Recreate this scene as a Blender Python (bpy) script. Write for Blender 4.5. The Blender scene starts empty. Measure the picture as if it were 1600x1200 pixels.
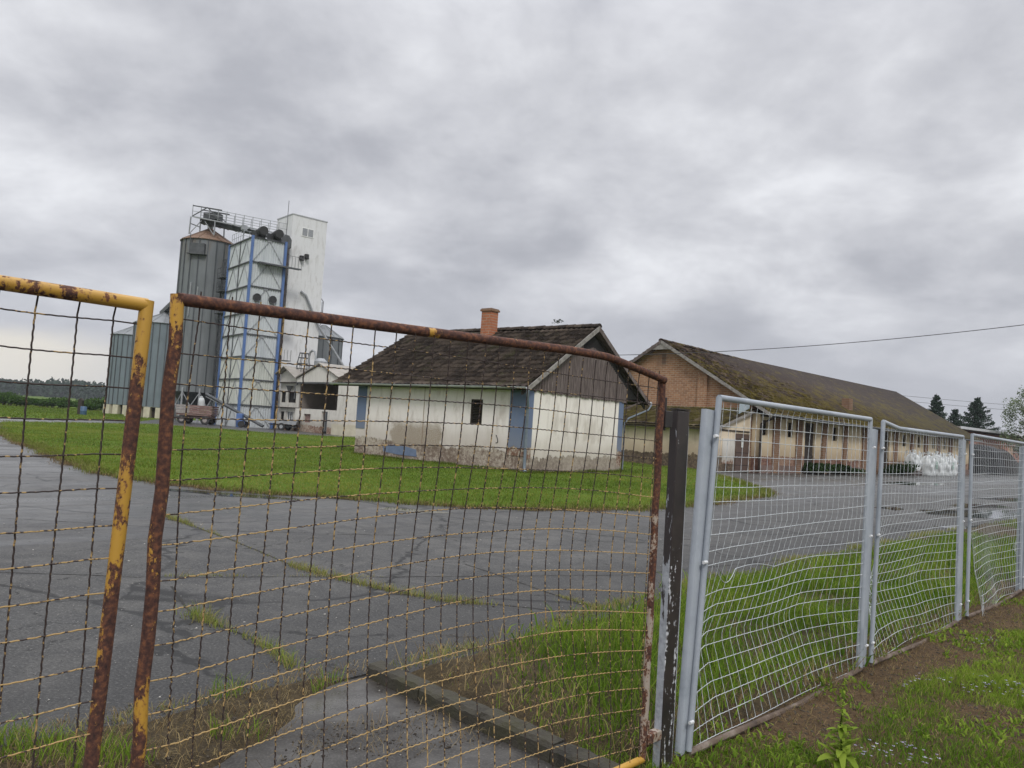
import bpy, bmesh, math, random
import numpy as np
from mathutils import Vector, Matrix

# ---------------------------------------------------------------- camera, sky, sun, exposure
scene = bpy.context.scene
COL = scene.collection
cam_d = bpy.data.cameras.new('camera')
cam = bpy.data.objects.new('camera', cam_d); COL.objects.link(cam)
cam_d.sensor_width = 36.0; cam_d.lens = 27.0
cam_d.clip_start = 0.05; cam_d.clip_end = 6000
cam.matrix_world = (Matrix.Translation((0, 0, 1.6)) @ Matrix.Rotation(math.radians(93.2), 4, 'X')
                    @ Matrix.Rotation(math.radians(3.66), 4, 'Z'))
scene.camera = cam
SUN_AZ, SUN_EL = math.radians(167), math.radians(42)      # azimuth clockwise from +Y
EXPOSURE = 0.0
CLOUD_GAIN = 1.0
SKY_SEED = 31.4
ZENITH_GAIN = 3.2
scene.view_settings.view_transform = 'Standard'
scene.view_settings.look = 'None'
scene.view_settings.exposure = EXPOSURE
scene.view_settings.gamma = 1
scene.render.resolution_x = 1024; scene.render.resolution_y = 768
scene.cycles.use_denoising = True
scene.cycles.max_bounces = 8
scene.cycles.transparent_max_bounces = 16

sun_d = bpy.data.lights.new('sun', 'SUN'); sun_d.energy = 1.5; sun_d.angle = math.radians(14); sun_d.color = (1.0, 0.975, 0.94)
sun = bpy.data.objects.new('sun', sun_d); COL.objects.link(sun)
sv = Vector((math.sin(SUN_AZ) * math.cos(SUN_EL), math.cos(SUN_AZ) * math.cos(SUN_EL), math.sin(SUN_EL)))
sun.rotation_euler = sv.to_track_quat('Z', 'Y').to_euler()

world = bpy.data.worlds.new('World'); scene.world = world; world.use_nodes = True


class NT:
    """small helper for writing node trees"""
    def __init__(s, tree):
        s.t = tree; s.n = tree.nodes; s.l = tree.links

    def new(s, typ, **kw):
        n = s.n.new(typ)
        for k, v in kw.items(): setattr(n, k, v)
        return n

    def put(s, sock, v):
        if isinstance(v, bpy.types.NodeSocket): s.l.new(v, sock)
        elif isinstance(v, (tuple, list)):
            sock.default_value = (tuple(v) + (1,)) if (len(v) == 3 and sock.type == 'RGBA') else v
        else: sock.default_value = v

    def math(s, op, a, b=0.0, c=None, clamp=False):
        n = s.new('ShaderNodeMath', operation=op, use_clamp=clamp)
        s.put(n.inputs[0], a); s.put(n.inputs[1], b)
        if c is not None: s.put(n.inputs[2], c)
        return n.outputs[0]

    def mapr(s, v, a, b, lo=0.0, hi=1.0):
        n = s.new('ShaderNodeMapRange', interpolation_type='SMOOTHSTEP')
        s.put(n.inputs[0], v); s.put(n.inputs[1], a); s.put(n.inputs[2], b); s.put(n.inputs[3], lo); s.put(n.inputs[4], hi)
        return n.outputs[0]

    def mix(s, f, a, b, blend='MIX'):
        n = s.new('ShaderNodeMix', data_type='RGBA', blend_type=blend)
        s.put(n.inputs[0], f); s.put(n.inputs[6], a); s.put(n.inputs[7], b)
        return n.outputs[2]

    def ramp(s, f, stops):
        n = s.new('ShaderNodeValToRGB'); cr = n.color_ramp
        while len(cr.elements) < len(stops): cr.elements.new(0.5)
        for e, (p, c) in zip(cr.elements, stops):
            e.position = p; e.color = tuple(c) + (1,) if len(c) == 3 else c
        s.put(n.inputs[0], f); return n.outputs[0]

    def noise(s, vec, scale, detail=4.0, rough=0.55, dist=0.0):
        n = s.new('ShaderNodeTexNoise')
        s.put(n.inputs['Vector'], vec); s.put(n.inputs['Scale'], scale); s.put(n.inputs['Detail'], detail)
        s.put(n.inputs['Roughness'], rough); s.put(n.inputs['Distortion'], dist)
        return n.outputs['Fac']

    def sep(s, v):
        n = s.new('ShaderNodeSeparateXYZ'); s.put(n.inputs[0], v); return n.outputs

    def comb(s, x, y, z):
        n = s.new('ShaderNodeCombineXYZ'); s.put(n.inputs[0], x); s.put(n.inputs[1], y); s.put(n.inputs[2], z); return n.outputs[0]

    def scale(s, v, sc):
        n = s.new('ShaderNodeVectorMath', operation='MULTIPLY'); s.put(n.inputs[0], v); s.put(n.inputs[1], tuple(sc)); return n.outputs[0]


def make_world():
    w = NT(world.node_tree); w.n.clear()
    out = w.new('ShaderNodeOutputWorld')
    sky = w.new('ShaderNodeTexSky', sky_type='NISHITA', sun_disc=False)
    sky.sun_elevation = SUN_EL; sky.sun_rotation = SUN_AZ; sky.air_density = 1.0; sky.dust_density = 2.0
    bg1 = w.new('ShaderNodeBackground'); w.put(bg1.inputs[0], sky.outputs[0]); bg1.inputs[1].default_value = 0.08
    tc = w.new('ShaderNodeTexCoord'); d = tc.outputs['Generated']
    x, y, z = w.sep(d)
    den = w.math('ADD', w.math('MAXIMUM', z, 0.0), 0.34)
    p = w.comb(w.math('DIVIDE', x, den), w.math('DIVIDE', y, den), SKY_SEED)
    big = w.noise(p, 1.35, 3.0, 0.5, 0.15)
    mid = w.noise(p, 3.1, 6.0, 0.54, 0.2)
    fine = w.noise(p, 10.0, 5.0, 0.6, 0.2)
    f = w.math('ADD', w.math('MULTIPLY', big, 0.50), w.math('ADD', w.math('MULTIPLY', mid, 0.42), w.math('MULTIPLY', fine, 0.08)))
    c = w.ramp(f, [(0.36, (0.39, 0.40, 0.445)), (0.45, (0.50, 0.51, 0.555)), (0.53, (0.665, 0.674, 0.715)), (0.61, (0.86, 0.872, 0.91))])
    # towards the horizon the deck reads as an even lilac grey
    c = w.mix(w.mapr(z, 0.24, 0.02, 0.0, 0.72), c, (0.545, 0.56, 0.62))
    # gap of brighter, warmer sky low down to the west of the deck
    edge = w.math('ADD', z, w.math('MULTIPLY', w.math('SUBTRACT', mid, 0.5), 0.05))
    gap = w.math('MULTIPLY', w.mapr(edge, 0.078, 0.050), w.mapr(w.math('DIVIDE', x, w.math('ADD', w.math('ABSOLUTE', y), 0.05)), -0.36, -0.60))
    c = w.mix(w.math('MULTIPLY', gap, 0.9), c, (0.83, 0.79, 0.715))
    gain = w.mapr(z, 0.42, 0.95, CLOUD_GAIN, ZENITH_GAIN)
    bg2 = w.new('ShaderNodeBackground'); w.put(bg2.inputs[0], c); w.put(bg2.inputs[1], gain)
    mx = w.new('ShaderNodeMixShader'); mx.inputs[0].default_value = 0.95
    w.l.new(bg1.outputs[0], mx.inputs[1]); w.l.new(bg2.outputs[0], mx.inputs[2]); w.l.new(mx.outputs[0], out.inputs[0])


make_world()
rng = np.random.default_rng(7)
random.seed(7)


# ---------------------------------------------------------------- helpers
def tag(o, label=None, cat=None, group=None, kind=None):
    if label: o['label'] = label
    if cat: o['category'] = cat
    if group: o['group'] = group
    if kind: o['kind'] = kind
    return o


def empty(name, loc=(0, 0, 0), rz=0.0, label=None, cat=None, group=None):
    o = bpy.data.objects.new(name, None); COL.objects.link(o)
    o.location = loc; o.rotation_euler = (0, 0, rz); o.empty_display_size = 0.3
    return tag(o, label, cat, group)


def copy_tree(o, parent=None):
    c = o.copy(); COL.objects.link(c)
    if parent is not None: c.parent = parent
    for ch in list(o.children): copy_tree(ch, c)
    return c


def mesh_np(name, verts, faces_idx, counts, mat, parent=None, smooth=False, attr=None):
    """verts (n,3); faces_idx flat loop indices; counts verts per face"""
    me = bpy.data.meshes.new(name)
    verts = np.asarray(verts, dtype=np.float32); faces_idx = np.asarray(faces_idx, dtype=np.int32); counts = np.asarray(counts, dtype=np.int32)
    me.vertices.add(len(verts)); me.vertices.foreach_set('co', verts.ravel())
    me.loops.add(len(faces_idx)); me.loops.foreach_set('vertex_index', faces_idx)
    me.polygons.add(len(counts))
    st = np.zeros(len(counts), dtype=np.int32); st[1:] = np.cumsum(counts)[:-1]
    me.polygons.foreach_set('loop_start', st); me.polygons.foreach_set('loop_total', counts)
    if smooth: me.polygons.foreach_set('use_smooth', np.ones(len(counts), dtype=bool))
    if attr is not None:
        a = me.attributes.new('Col', 'FLOAT_COLOR', 'POINT')
        col = np.ones((len(verts), 4), dtype=np.float32); col[:, :attr.shape[1]] = attr
        a.data.foreach_set('color', col.ravel())
    me.update(calc_edges=True); me.validate()
    if mat: me.materials.append(mat)
    o = bpy.data.objects.new(name, me); COL.objects.link(o)
    if parent is not None: o.parent = parent
    return o


class MB:
    """collects shapes, then links them as ONE mesh object"""
    def __init__(s): s.v = []; s.f = []

    def add(s, vs, fs):
        b = len(s.v); s.v += [tuple(v) for v in vs]; s.f += [tuple(i + b for i in f) for f in fs]; return s

    def box(s, a, b, rot=None, at=None):
        x0, y0, z0 = a; x1, y1, z1 = b
        vs = [Vector(p) for p in ((x0, y0, z0), (x1, y0, z0), (x1, y1, z0), (x0, y1, z0), (x0, y0, z1), (x1, y0, z1), (x1, y1, z1), (x0, y1, z1))]
        if rot is not None: vs = [rot @ v for v in vs]
        if at is not None: vs = [v + Vector(at) for v in vs]
        return s.add(vs, [(0, 3, 2, 1), (4, 5, 6, 7), (0, 1, 5, 4), (1, 2, 6, 5), (2, 3, 7, 6), (3, 0, 4, 7)])

    def bar(s, p, q, w, h=None, up=(0, 0, 1)):
        p = Vector(p); q = Vector(q); h = w if h is None else h
        d = (q - p).normalized(); up = Vector(up)
        if abs(d.dot(up)) > 0.98: up = Vector((1, 0, 0))
        sx = d.cross(up).normalized(); sy = sx.cross(d)
        vs = []
        for o in (p, q):
            for a, b in ((-1, -1), (1, -1), (1, 1), (-1, 1)): vs.append(o + sx * a * w / 2 + sy * b * h / 2)
        return s.add(vs, [(3, 2, 1, 0), (4, 5, 6, 7), (0, 1, 5, 4), (1, 2, 6, 5), (2, 3, 7, 6), (3, 0, 4, 7)])

    def tube(s, pts, r, n=8, cap=True):
        pts = [Vector(p) for p in pts]; N = len(pts)
        rs = r if isinstance(r, (list, tuple)) else [r] * N
        ref = None; rings = []
        for i, p in enumerate(pts):
            d = (pts[min(i + 1, N - 1)] - pts[max(i - 1, 0)]).normalized()
            if ref is None:
                ref = Vector((0, 0, 1)) if abs(d.z) < 0.9 else Vector((1, 0, 0))
            sx = d.cross(ref).normalized(); sy = sx.cross(d).normalized(); ref = sy
            rings.append([p + (sx * math.cos(2 * math.pi * k / n) + sy * math.sin(2 * math.pi * k / n)) * rs[i] for k in range(n)])
        vs = [v for g in rings for v in g]; fs = []
        for i in range(N - 1):
            for k in range(n):
                k2 = (k + 1) % n; fs.append((i * n + k, i * n + k2, (i + 1) * n + k2, (i + 1) * n + k))
        if cap: fs.append(tuple(range(n - 1, -1, -1))); fs.append(tuple((N - 1) * n + k for k in range(n)))
        return s.add(vs, fs)

    def lathe(s, prof, n=24, c=(0, 0, 0), cap=True):
        vs = []; fs = []
        for r, z in prof:
            for k in range(n):
                a = 2 * math.pi * k / n; vs.append((c[0] + r * math.cos(a), c[1] + r * math.sin(a), c[2] + z))
        for i in range(len(prof) - 1):
            for k in range(n):
                k2 = (k + 1) % n; fs.append((i * n + k, i * n + k2, (i + 1) * n + k2, (i + 1) * n + k))
        if cap: fs.append(tuple(range(n - 1, -1, -1))); fs.append(tuple((len(prof) - 1) * n + k for k in range(n)))
        return s.add(vs, fs)

    def prism(s, poly, ax, a, b):
        """poly of 2-D points extruded along axis ax ('x','y','z') from a to b"""
        def P(p, t): return {'x': (t, p[0], p[1]), 'y': (p[0], t, p[1]), 'z': (p[0], p[1], t)}[ax]
        n = len(poly); vs = [P(p, a) for p in poly] + [P(p, b) for p in poly]
        fs = [tuple(range(n)), tuple(range(2 * n - 1, n - 1, -1))] + [(i, n + i, n + (i + 1) % n, (i + 1) % n) for i in range(n)]
        return s.add(vs, fs)

    def build(s, name, mat, parent=None, smooth=False, fix=True, bevel=0.0):
        me = bpy.data.meshes.new(name); me.from_pydata(s.v, [], s.f); me.update()
        if fix:
            bm = bmesh.new(); bm.from_mesh(me); bmesh.ops.recalc_face_normals(bm, faces=bm.faces); bm.to_mesh(me); bm.free()
        if mat: me.materials.append(mat)
        if smooth:
            me.polygons.foreach_set('use_smooth', [True] * len(me.polygons))
            me.set_sharp_from_angle(angle=math.radians(45))
        o = bpy.data.objects.new(name, me); COL.objects.link(o)
        if parent is not None: o.parent = parent
        if bevel:
            m = o.modifiers.new('bevel', 'BEVEL'); m.width = bevel; m.segments = 2; m.limit_method = 'ANGLE'
        return o


def wall_with_holes(mb, L, H0, H1, T, holes, flip=False):
    """upright slab in local x (0..L) / z, thickness T towards +y, front face at y=0, rectangular openings cut through.
    holes: (x0,x1,z0,z1)"""
    xs = sorted({0.0, L} | {h[0] for h in holes} | {h[1] for h in holes})
    zs = sorted({H0, H1} | {h[2] for h in holes} | {h[3] for h in holes})
    def solid(xm, zm): return not any(h[0] < xm < h[1] and h[2] < zm < h[3] for h in holes)
    nx, nz = len(xs) - 1, len(zs) - 1
    S = [[solid((xs[i] + xs[i + 1]) / 2, (zs[j] + zs[j + 1]) / 2) for j in range(nz)] for i in range(nx)]
    vs = []; fs = []
    def q(*ps): b = len(vs); vs.extend(ps); fs.append((b, b + 1, b + 2, b + 3))
    for i in range(nx):
        for j in range(nz):
            if not S[i][j]: continue
            a, b, c, d = xs[i], xs[i + 1], zs[j], zs[j + 1]
            q((a, 0, c), (b, 0, c), (b, 0, d), (a, 0, d)); q((a, T, c), (a, T, d), (b, T, d), (b, T, c))
            if i == 0 or not S[i - 1][j]: q((a, 0, c), (a, 0, d), (a, T, d), (a, T, c))
            if i == nx - 1 or not S[i + 1][j]: q((b, 0, c), (b, T, c), (b, T, d), (b, 0, d))
            if j == 0 or not S[i][j - 1]: q((a, 0, c), (a, T, c), (b, T, c), (b, 0, c))
            if j == nz - 1 or not S[i][j + 1]: q((a, 0, d), (b, 0, d), (b, T, d), (a, T, d))
    return vs, fs


# ---------------------------------------------------------------- materials
def new_mat(name):
    m = bpy.data.materials.new(name); m.use_nodes = True
    t = NT(m.node_tree); b = t.n.get('Principled BSDF')
    t.mat = m; t.b = b
    t.obj = t.new('ShaderNodeTexCoord').outputs['Object']
    t.pos = t.new('ShaderNodeNewGeometry').outputs['Position']
    return t


def fin(t, col=None, rough=None, metal=None, bump=None, bstr=0.3, bdist=0.02, spec=None):
    if col is not None: t.put(t.b.inputs['Base Color'], col)
    if rough is not None: t.put(t.b.inputs['Roughness'], rough)
    if metal is not None: t.put(t.b.inputs['Metallic'], metal)
    if spec is not None: t.put(t.b.inputs['Specular IOR Level'], spec)
    if bump is not None:
        n = t.new('ShaderNodeBump'); n.inputs['Strength'].default_value = bstr; n.inputs['Distance'].default_value = bdist
        t.put(n.inputs['Height'], bump); t.l.new(n.outputs[0], t.b.inputs['Normal'])
    return t.mat


def simple(name, a, b, scale=3.0, rough=0.7, bstr=0.2, metal=0.0, stretch=(1, 1, 1), c=None, world=False, detail=6):
    t = new_mat(name); v = t.scale(t.pos if world else t.obj, stretch)
    f = t.noise(v, scale, detail, 0.6)
    stops = [(0.3, a), (0.7, b)] if c is None else [(0.28, a), (0.5, b), (0.72, c)]
    g = t.noise(v, scale * 9, 3, 0.6)
    return fin(t, t.ramp(f, stops), t.mapr(g, 0.2, 0.8, rough - 0.1, min(1, rough + 0.1)), metal, g, bstr, 0.01)


def rusty_paint(name, amount, paint=(0.44, 0.245, 0.036), scale=18.0, stretch=(1, 1, 0.45), low=None):
    """chipped yellow paint over rust; amount 0..1 = how much rust"""
    t = new_mat(name); v = t.scale(t.obj, stretch)
    n1 = t.noise(v, scale, 5, 0.62); n2 = t.noise(t.obj, scale * 0.22, 2, 0.5); n3 = t.noise(t.obj, 70, 4, 0.6)
    n4 = t.noise(t.scale(t.obj, (1, 1, 0.7)), scale * 4.5, 5, 0.7)
    f = t.math('ADD', t.math('MULTIPLY', n1, 0.42), t.math('ADD', t.math('MULTIPLY', n2, 0.33), t.math('MULTIPLY', n4, 0.25)))
    thr = 0.34 + 0.32 * amount
    if low is not None: thr = t.mapr(t.sep(t.obj)[2], 1.75, 0.55, thr, 0.34 + 0.32 * low)
    m = t.mapr(t.math('SUBTRACT', f, thr), 0.010, -0.010)
    edge = t.mapr(t.math('SUBTRACT', f, thr), 0.03, 0.0)
    p = t.mix(n2, tuple(c * 0.78 for c in paint), tuple(min(1, c * 1.15) for c in paint))
    p = t.mix(t.math('MULTIPLY', edge, 0.55), p, (0.25, 0.10, 0.03))
    r = t.ramp(n3, [(0.3, (0.026, 0.012, 0.010)), (0.5, (0.075, 0.030, 0.020)), (0.7, (0.19, 0.075, 0.032))])
    return fin(t, t.mix(m, p, r), t.mix(m, (0.42, 0.42, 0.42), (0.88, 0.88, 0.88)), 0.0,
               t.math('ADD', t.math('MULTIPLY', m, -0.6), t.math('MULTIPLY', n3, 0.25)), 0.5, 0.002)


def tile_mat(name, dark, mid, light, moss, moss_lo, moss_hi, lichen=0.3, zg=None):
    t = new_mat(name)
    a = t.new('ShaderNodeAttribute', attribute_name='Col'); ax = t.sep(a.outputs['Color'])
    n1 = t.noise(t.obj, 1.1, 4, 0.6); n2 = t.noise(t.obj, 9, 5, 0.65); n3 = t.noise(t.obj, 30, 4, 0.6)
    f = t.math('ADD', t.math('MULTIPLY', ax[0], 0.6), t.math('MULTIPLY', n2, 0.4))
    c = t.ramp(f, [(0.2, dark), (0.5, mid), (0.82, light)])
    mm = t.math('ADD', t.math('MULTIPLY', n1, 0.55), t.math('ADD', t.math('MULTIPLY', n2, 0.3), t.math('MULTIPLY', ax[1], 0.15)))
    if zg: mm = t.math('ADD', mm, t.mapr(t.sep(t.obj)[2], zg[0], zg[1], 0.07, -0.06)); mm = t.math('ADD', mm, t.math('MULTIPLY', t.math('SUBTRACT', t.noise(t.obj, 3.6, 5, 0.7), 0.5), 0.45))
    if zg: nb = t.noise(t.obj, 2.2, 6, 0.72); c = t.mix(t.mapr(nb, 0.52, 0.72, 0, 0.6), c, (0.13, 0.095, 0.08)); c = t.mix(t.mapr(nb, 0.46, 0.30, 0, 0.7), c, (0.016, 0.012, 0.010))
    m = t.mapr(mm, moss_lo, moss_hi)
    mc = t.ramp(n3, [(0.25, tuple(x * 0.45 for x in moss)), (0.55, moss), (0.8, tuple(x * 1.7 for x in moss))])
    c = t.mix(m, c, mc)
    c = t.mix(t.math('MULTIPLY', t.mapr(n3, 0.62, 0.7), lichen), c, (0.30, 0.29, 0.25))
    return fin(t, c, 0.92, 0, t.math('ADD', n2, n3), 0.5, 0.02, 0.25)


def brick_mat(name, c1, c2, mortar, swap, scale=1.0, stain=(0.10, 0.06, 0.045), stain_z=None):
    """bricks laid in object space; swap 'x' -> wall along x, 'y' -> wall along y"""
    t = new_mat(name); x, y, z = t.sep(t.obj)
    v = t.comb(x if swap == 'x' else y, z, 0.0)
    b = t.new('ShaderNodeTexBrick'); b.offset = 0.5
    t.put(b.inputs['Vector'], v); t.put(b.inputs['Color1'], c1); t.put(b.inputs['Color2'], c2); t.put(b.inputs['Mortar'], mortar)
    b.inputs['Scale'].default_value = scale; b.inputs['Mortar Size'].default_value = 0.018; b.inputs['Brick Width'].default_value = 0.34
    b.inputs['Row Height'].default_value = 0.115; b.inputs['Bias'].default_value = 0.1
    n1 = t.noise(t.obj, 0.7, 4, 0.6); n2 = t.noise(t.obj, 4.5, 5, 0.6)
    c = t.mix(t.mapr(n2, 0.35, 0.75, 0, 0.55), b.outputs['Color'], (c1[0] * 0.62, c1[1] * 0.55, c1[2] * 0.5))
    c = t.mix(t.mapr(n1, 0.5, 0.72, 0, 0.6), c, stain)
    return fin(t, c, 0.9, 0, t.math('ADD', b.outputs['Fac'], t.math('MULTIPLY', n2, -1.0)), 0.4, -0.01)


M = {}
M['yellow'] = rusty_paint('chipped yellow paint', 0.33, scale=24.0)
M['yellow_worn'] = rusty_paint('worn yellow paint', 0.70, low=0.58)
M['yellow_mid'] = rusty_paint('scuffed yellow paint', 0.47, low=0.62)
M['yellow_rust'] = rusty_paint('rust with yellow remains', 0.74, scale=11.0)
M['pale_rust'] = rusty_paint('flaking pale paint on rust', 0.74, paint=(0.34, 0.29, 0.24), scale=26, low=0.54)


def wire_mat(name, amount, low=None):
    t = new_mat(name)
    n = t.noise(t.obj, 13, 4, 0.65); n2 = t.noise(t.obj, 1.6, 2, 0.5); n3 = t.noise(t.obj, 95, 2, 0.5)
    f = t.math('ADD', t.math('MULTIPLY', n, 0.28), t.math('ADD', t.math('MULTIPLY', n2, 0.30), t.math('MULTIPLY', n3, 0.42)))
    thr = amount if low is None else t.mapr(t.sep(t.obj)[2], 1.50, 1.15, amount, low)
    m = t.mapr(t.math('SUBTRACT', f, thr), -0.02, 0.02)
    c = t.mix(m, (0.030, 0.018, 0.015), t.mix(n2, (0.31, 0.19, 0.060), (0.40, 0.28, 0.125)))
    return fin(t, c, 0.75, 0.0)


M['wire'] = wire_mat('rusty yellow wire', 0.55, 0.52)
M['wire_across'] = wire_mat('pale yellow wire', 0.55, 0.455)
M['grey_paint'] = simple('light grey paint', (0.24, 0.27, 0.305), (0.33, 0.36, 0.40), 4.0, 0.5, 0.15, c=(0.37, 0.40, 0.43))
M['grey_wire'] = simple('grey painted wire', (0.40, 0.43, 0.45), (0.56, 0.585, 0.595), 5.0, 0.5, 0.1)
M['muddy_rail'] = simple('muddy rusty rail', (0.045, 0.030, 0.022), (0.10, 0.07, 0.05), 7.0, 0.9, 0.5, c=(0.22, 0.18, 0.15))


def black_post_mat():
    t = new_mat('peeling dark paint'); v = t.scale(t.obj, (1, 1, 0.16))
    n1 = t.noise(v, 14, 5, 0.7, 0.6); n2 = t.noise(t.obj, 5, 4, 0.6); n3 = t.noise(t.obj, 45, 4, 0.6)
    x, y, z = t.sep(t.obj)
    f = t.math('ADD', t.math('MULTIPLY', n1, 0.7), t.math('MULTIPLY', n3, 0.3))
    # the flaking is heaviest along the lower two thirds
    thr = t.mapr(z, 1.35, 0.55, 0.62, 0.535)
    m = t.mapr(t.math('SUBTRACT', f, thr), -0.006, 0.012)
    c = t.ramp(n2, [(0.3, (0.012, 0.010, 0.011)), (0.6, (0.035, 0.026, 0.025)), (0.8, (0.06, 0.04, 0.035))])
    w = t.ramp(n3, [(0.3, (0.22, 0.22, 0.23)), (0.7, (0.55, 0.56, 0.58))])
    return fin(t, t.mix(m, c, w), t.mix(m, (0.45, 0.45, 0.45), (0.8, 0.8, 0.8)), 0, t.math('MULTIPLY', m, -1.0), 0.6, 0.003)


M['black_post'] = black_post_mat()
t = new_mat('grey paint wearing off'); n1 = t.noise(t.scale(t.obj, (1, 1, 0.2)), 18, 5, 0.7, 0.5); x, y, z = t.sep(t.obj); n3 = t.noise(t.obj, 45, 4, 0.6)
f = t.math('SUBTRACT', n1, t.mapr(z, 0.5, 1.5, 0.36, 0.66))
M['post_side'] = fin(t, t.mix(t.mapr(f, -0.01, 0.02), (0.03, 0.024, 0.024), t.ramp(n3, [(0.3, (0.22, 0.23, 0.25)), (0.7, (0.36, 0.38, 0.41))])), 0.7, 0, n3, 0.3, 0.003)
M['weathered_grey'] = simple('weathered grey paint', (0.16, 0.17, 0.18), (0.34, 0.36, 0.39), 8.0, 0.7, 0.3, stretch=(1, 1, 0.3), c=(0.42, 0.44, 0.47))


def asphalt_mat():
    t = new_mat('wet asphalt')
    big = t.noise(t.pos, 0.11, 5, 0.6, 0.6); mid = t.noise(t.pos, 0.7, 5, 0.65, 0.4); fine = t.noise(t.pos, 60, 3, 0.7); grit = t.noise(t.pos, 190, 2, 0.6)
    x, y, z = t.sep(t.pos)
    # wheel-worn streaks along the yard
    al = t.math('ADD', t.math('MULTIPLY', x, 0.70), t.math('MULTIPLY', y, 0.715)); ac = t.math('ADD', t.math('MULTIPLY', x, -0.715), t.math('MULTIPLY', y, 0.70))
    streak = t.noise(t.comb(t.math('MULTIPLY', al, 0.12), t.math('MULTIPLY', ac, 0.9), 0.0), 1.0, 4, 0.6, 0.3)
    f = t.math('ADD', t.math('MULTIPLY', big, 0.4), t.math('ADD', t.math('MULTIPLY', mid, 0.3), t.math('MULTIPLY', streak, 0.3)))
    c = t.ramp(f, [(0.36, (0.030, 0.0295, 0.028)), (0.5, (0.062, 0.060, 0.056)), (0.64, (0.115, 0.111, 0.103))])
    patchy = t.noise(t.pos, 2.1, 7, 0.74, 1.2); grain = t.noise(t.pos, 30, 6, 0.8); clot = t.noise(t.pos, 7.5, 5, 0.7)
    c = t.mix(t.mapr(patchy, 0.40, 0.60, 0.70, 0.0), c, (0.024, 0.024, 0.025))
    c = t.mix(t.mapr(clot, 0.60, 0.70, 0.0, 0.75), c, (0.018, 0.017, 0.016))
    c = t.mix(t.mapr(grain, 0.53, 0.66, 0.0, 0.65), c, (0.20, 0.195, 0.185))
    c = t.mix(t.mapr(grain, 0.47, 0.34, 0.0, 0.75), c, (0.014, 0.014, 0.014))
    # older, browner surfacing nearer the fence, swept darker by run-off
    nn = t.math('ADD', t.math('MULTIPLY', x, -0.716), t.math('MULTIPLY', y, 0.698))
    near = t.mapr(t.math('ADD', nn, t.math('MULTIPLY', mid, 1.6)), 7.6, 4.4)
    c = t.mix(t.math('MULTIPLY', near, 0.80), c, (0.020, 0.0195, 0.019))
    c = t.mix(t.mapr(fine, 0.4, 0.75, 0, 0.35), c, (0.15, 0.148, 0.142))
    c = t.mix(t.mapr(grit, 0.66, 0.74, 0, 0.5), c, (0.26, 0.25, 0.235))
    crack = t.new('ShaderNodeTexVoronoi', feature='DISTANCE_TO_EDGE'); wob = t.new('ShaderNodeVectorMath', operation='ADD')
    t.put(wob.inputs[0], t.pos); t.put(wob.inputs[1], t.comb(t.math('MULTIPLY', mid, 1.5), t.math('MULTIPLY', big, 2.0), 0.0))
    t.put(crack.inputs['Vector'], wob.outputs[0]); crack.inputs['Scale'].default_value = 0.21
    cr = t.math('MULTIPLY', t.mapr(crack.outputs['Distance'], 0.010, 0.002), t.mapr(mid, 0.36, 0.48))
    cr2n = t.new('ShaderNodeTexVoronoi', feature='DISTANCE_TO_EDGE'); w2 = t.new('ShaderNodeVectorMath', operation='ADD')
    t.put(w2.inputs[0], t.pos); t.put(w2.inputs[1], t.comb(t.math('MULTIPLY', clot, 0.5), t.math('MULTIPLY', mid, 1.0), 0.0))
    t.put(cr2n.inputs['Vector'], w2.outputs[0]); cr2n.inputs['Scale'].default_value = 0.62
    cr = t.math('MAXIMUM', cr, t.math('MULTIPLY', t.mapr(cr2n.outputs['Distance'], 0.010, 0.003), t.mapr(patchy, 0.50, 0.58)))
    c = t.mix(t.math('MULTIPLY', cr, 0.85), c, (0.012, 0.012, 0.012))
    wet = t.math('ADD', t.math('MULTIPLY', streak, 0.5), t.math('ADD', t.math('MULTIPLY', big, 0.35), t.math('MULTIPLY', mid, 0.15)))
    r = t.math('ADD', t.mapr(t.math('ADD', wet, t.mapr(nn, 5.0, 13.0, 0.12, -0.07)), 0.36, 0.58, 0.17, 0.72), t.math('MULTIPLY', grain, 0.2))
    h = t.math('ADD', t.math('MULTIPLY', fine, 0.6), t.math('ADD', t.math('MULTIPLY', grit, 0.4), t.math('MULTIPLY', cr, -2.0)))
    return fin(t, c, r, 0, h, 0.5, 0.007, 0.42)


M['asphalt'] = asphalt_mat()


def apron_mat():
    t = new_mat('dirty wet concrete')
    big = t.noise(t.pos, 0.9, 5, 0.6, 0.5); mid = t.noise(t.pos, 4, 5, 0.65); fine = t.noise(t.pos, 80, 3, 0.65)
    c = t.ramp(t.math('ADD', t.math('MULTIPLY', big, 0.6), t.math('MULTIPLY', mid, 0.4)), [(0.38, (0.012, 0.010, 0.008)), (0.5, (0.032, 0.028, 0.024)), (0.62, (0.080, 0.075, 0.067))])
    c = t.mix(t.mapr(fine, 0.45, 0.8, 0, 0.35), c, (0.22, 0.21, 0.19))
    return fin(t, c, t.mapr(big, 0.42, 0.66, 0.72, 0.22), 0, t.math('ADD', t.math('MULTIPLY', fine, 0.5), mid), 0.25, 0.006)


M['apron'] = apron_mat()
t = new_mat('standing rain water'); M['water'] = fin(t, (0.02, 0.021, 0.022), 0.03, 0, t.noise(t.pos, 6, 2), 0.015, 0.01, 0.5)


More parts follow.
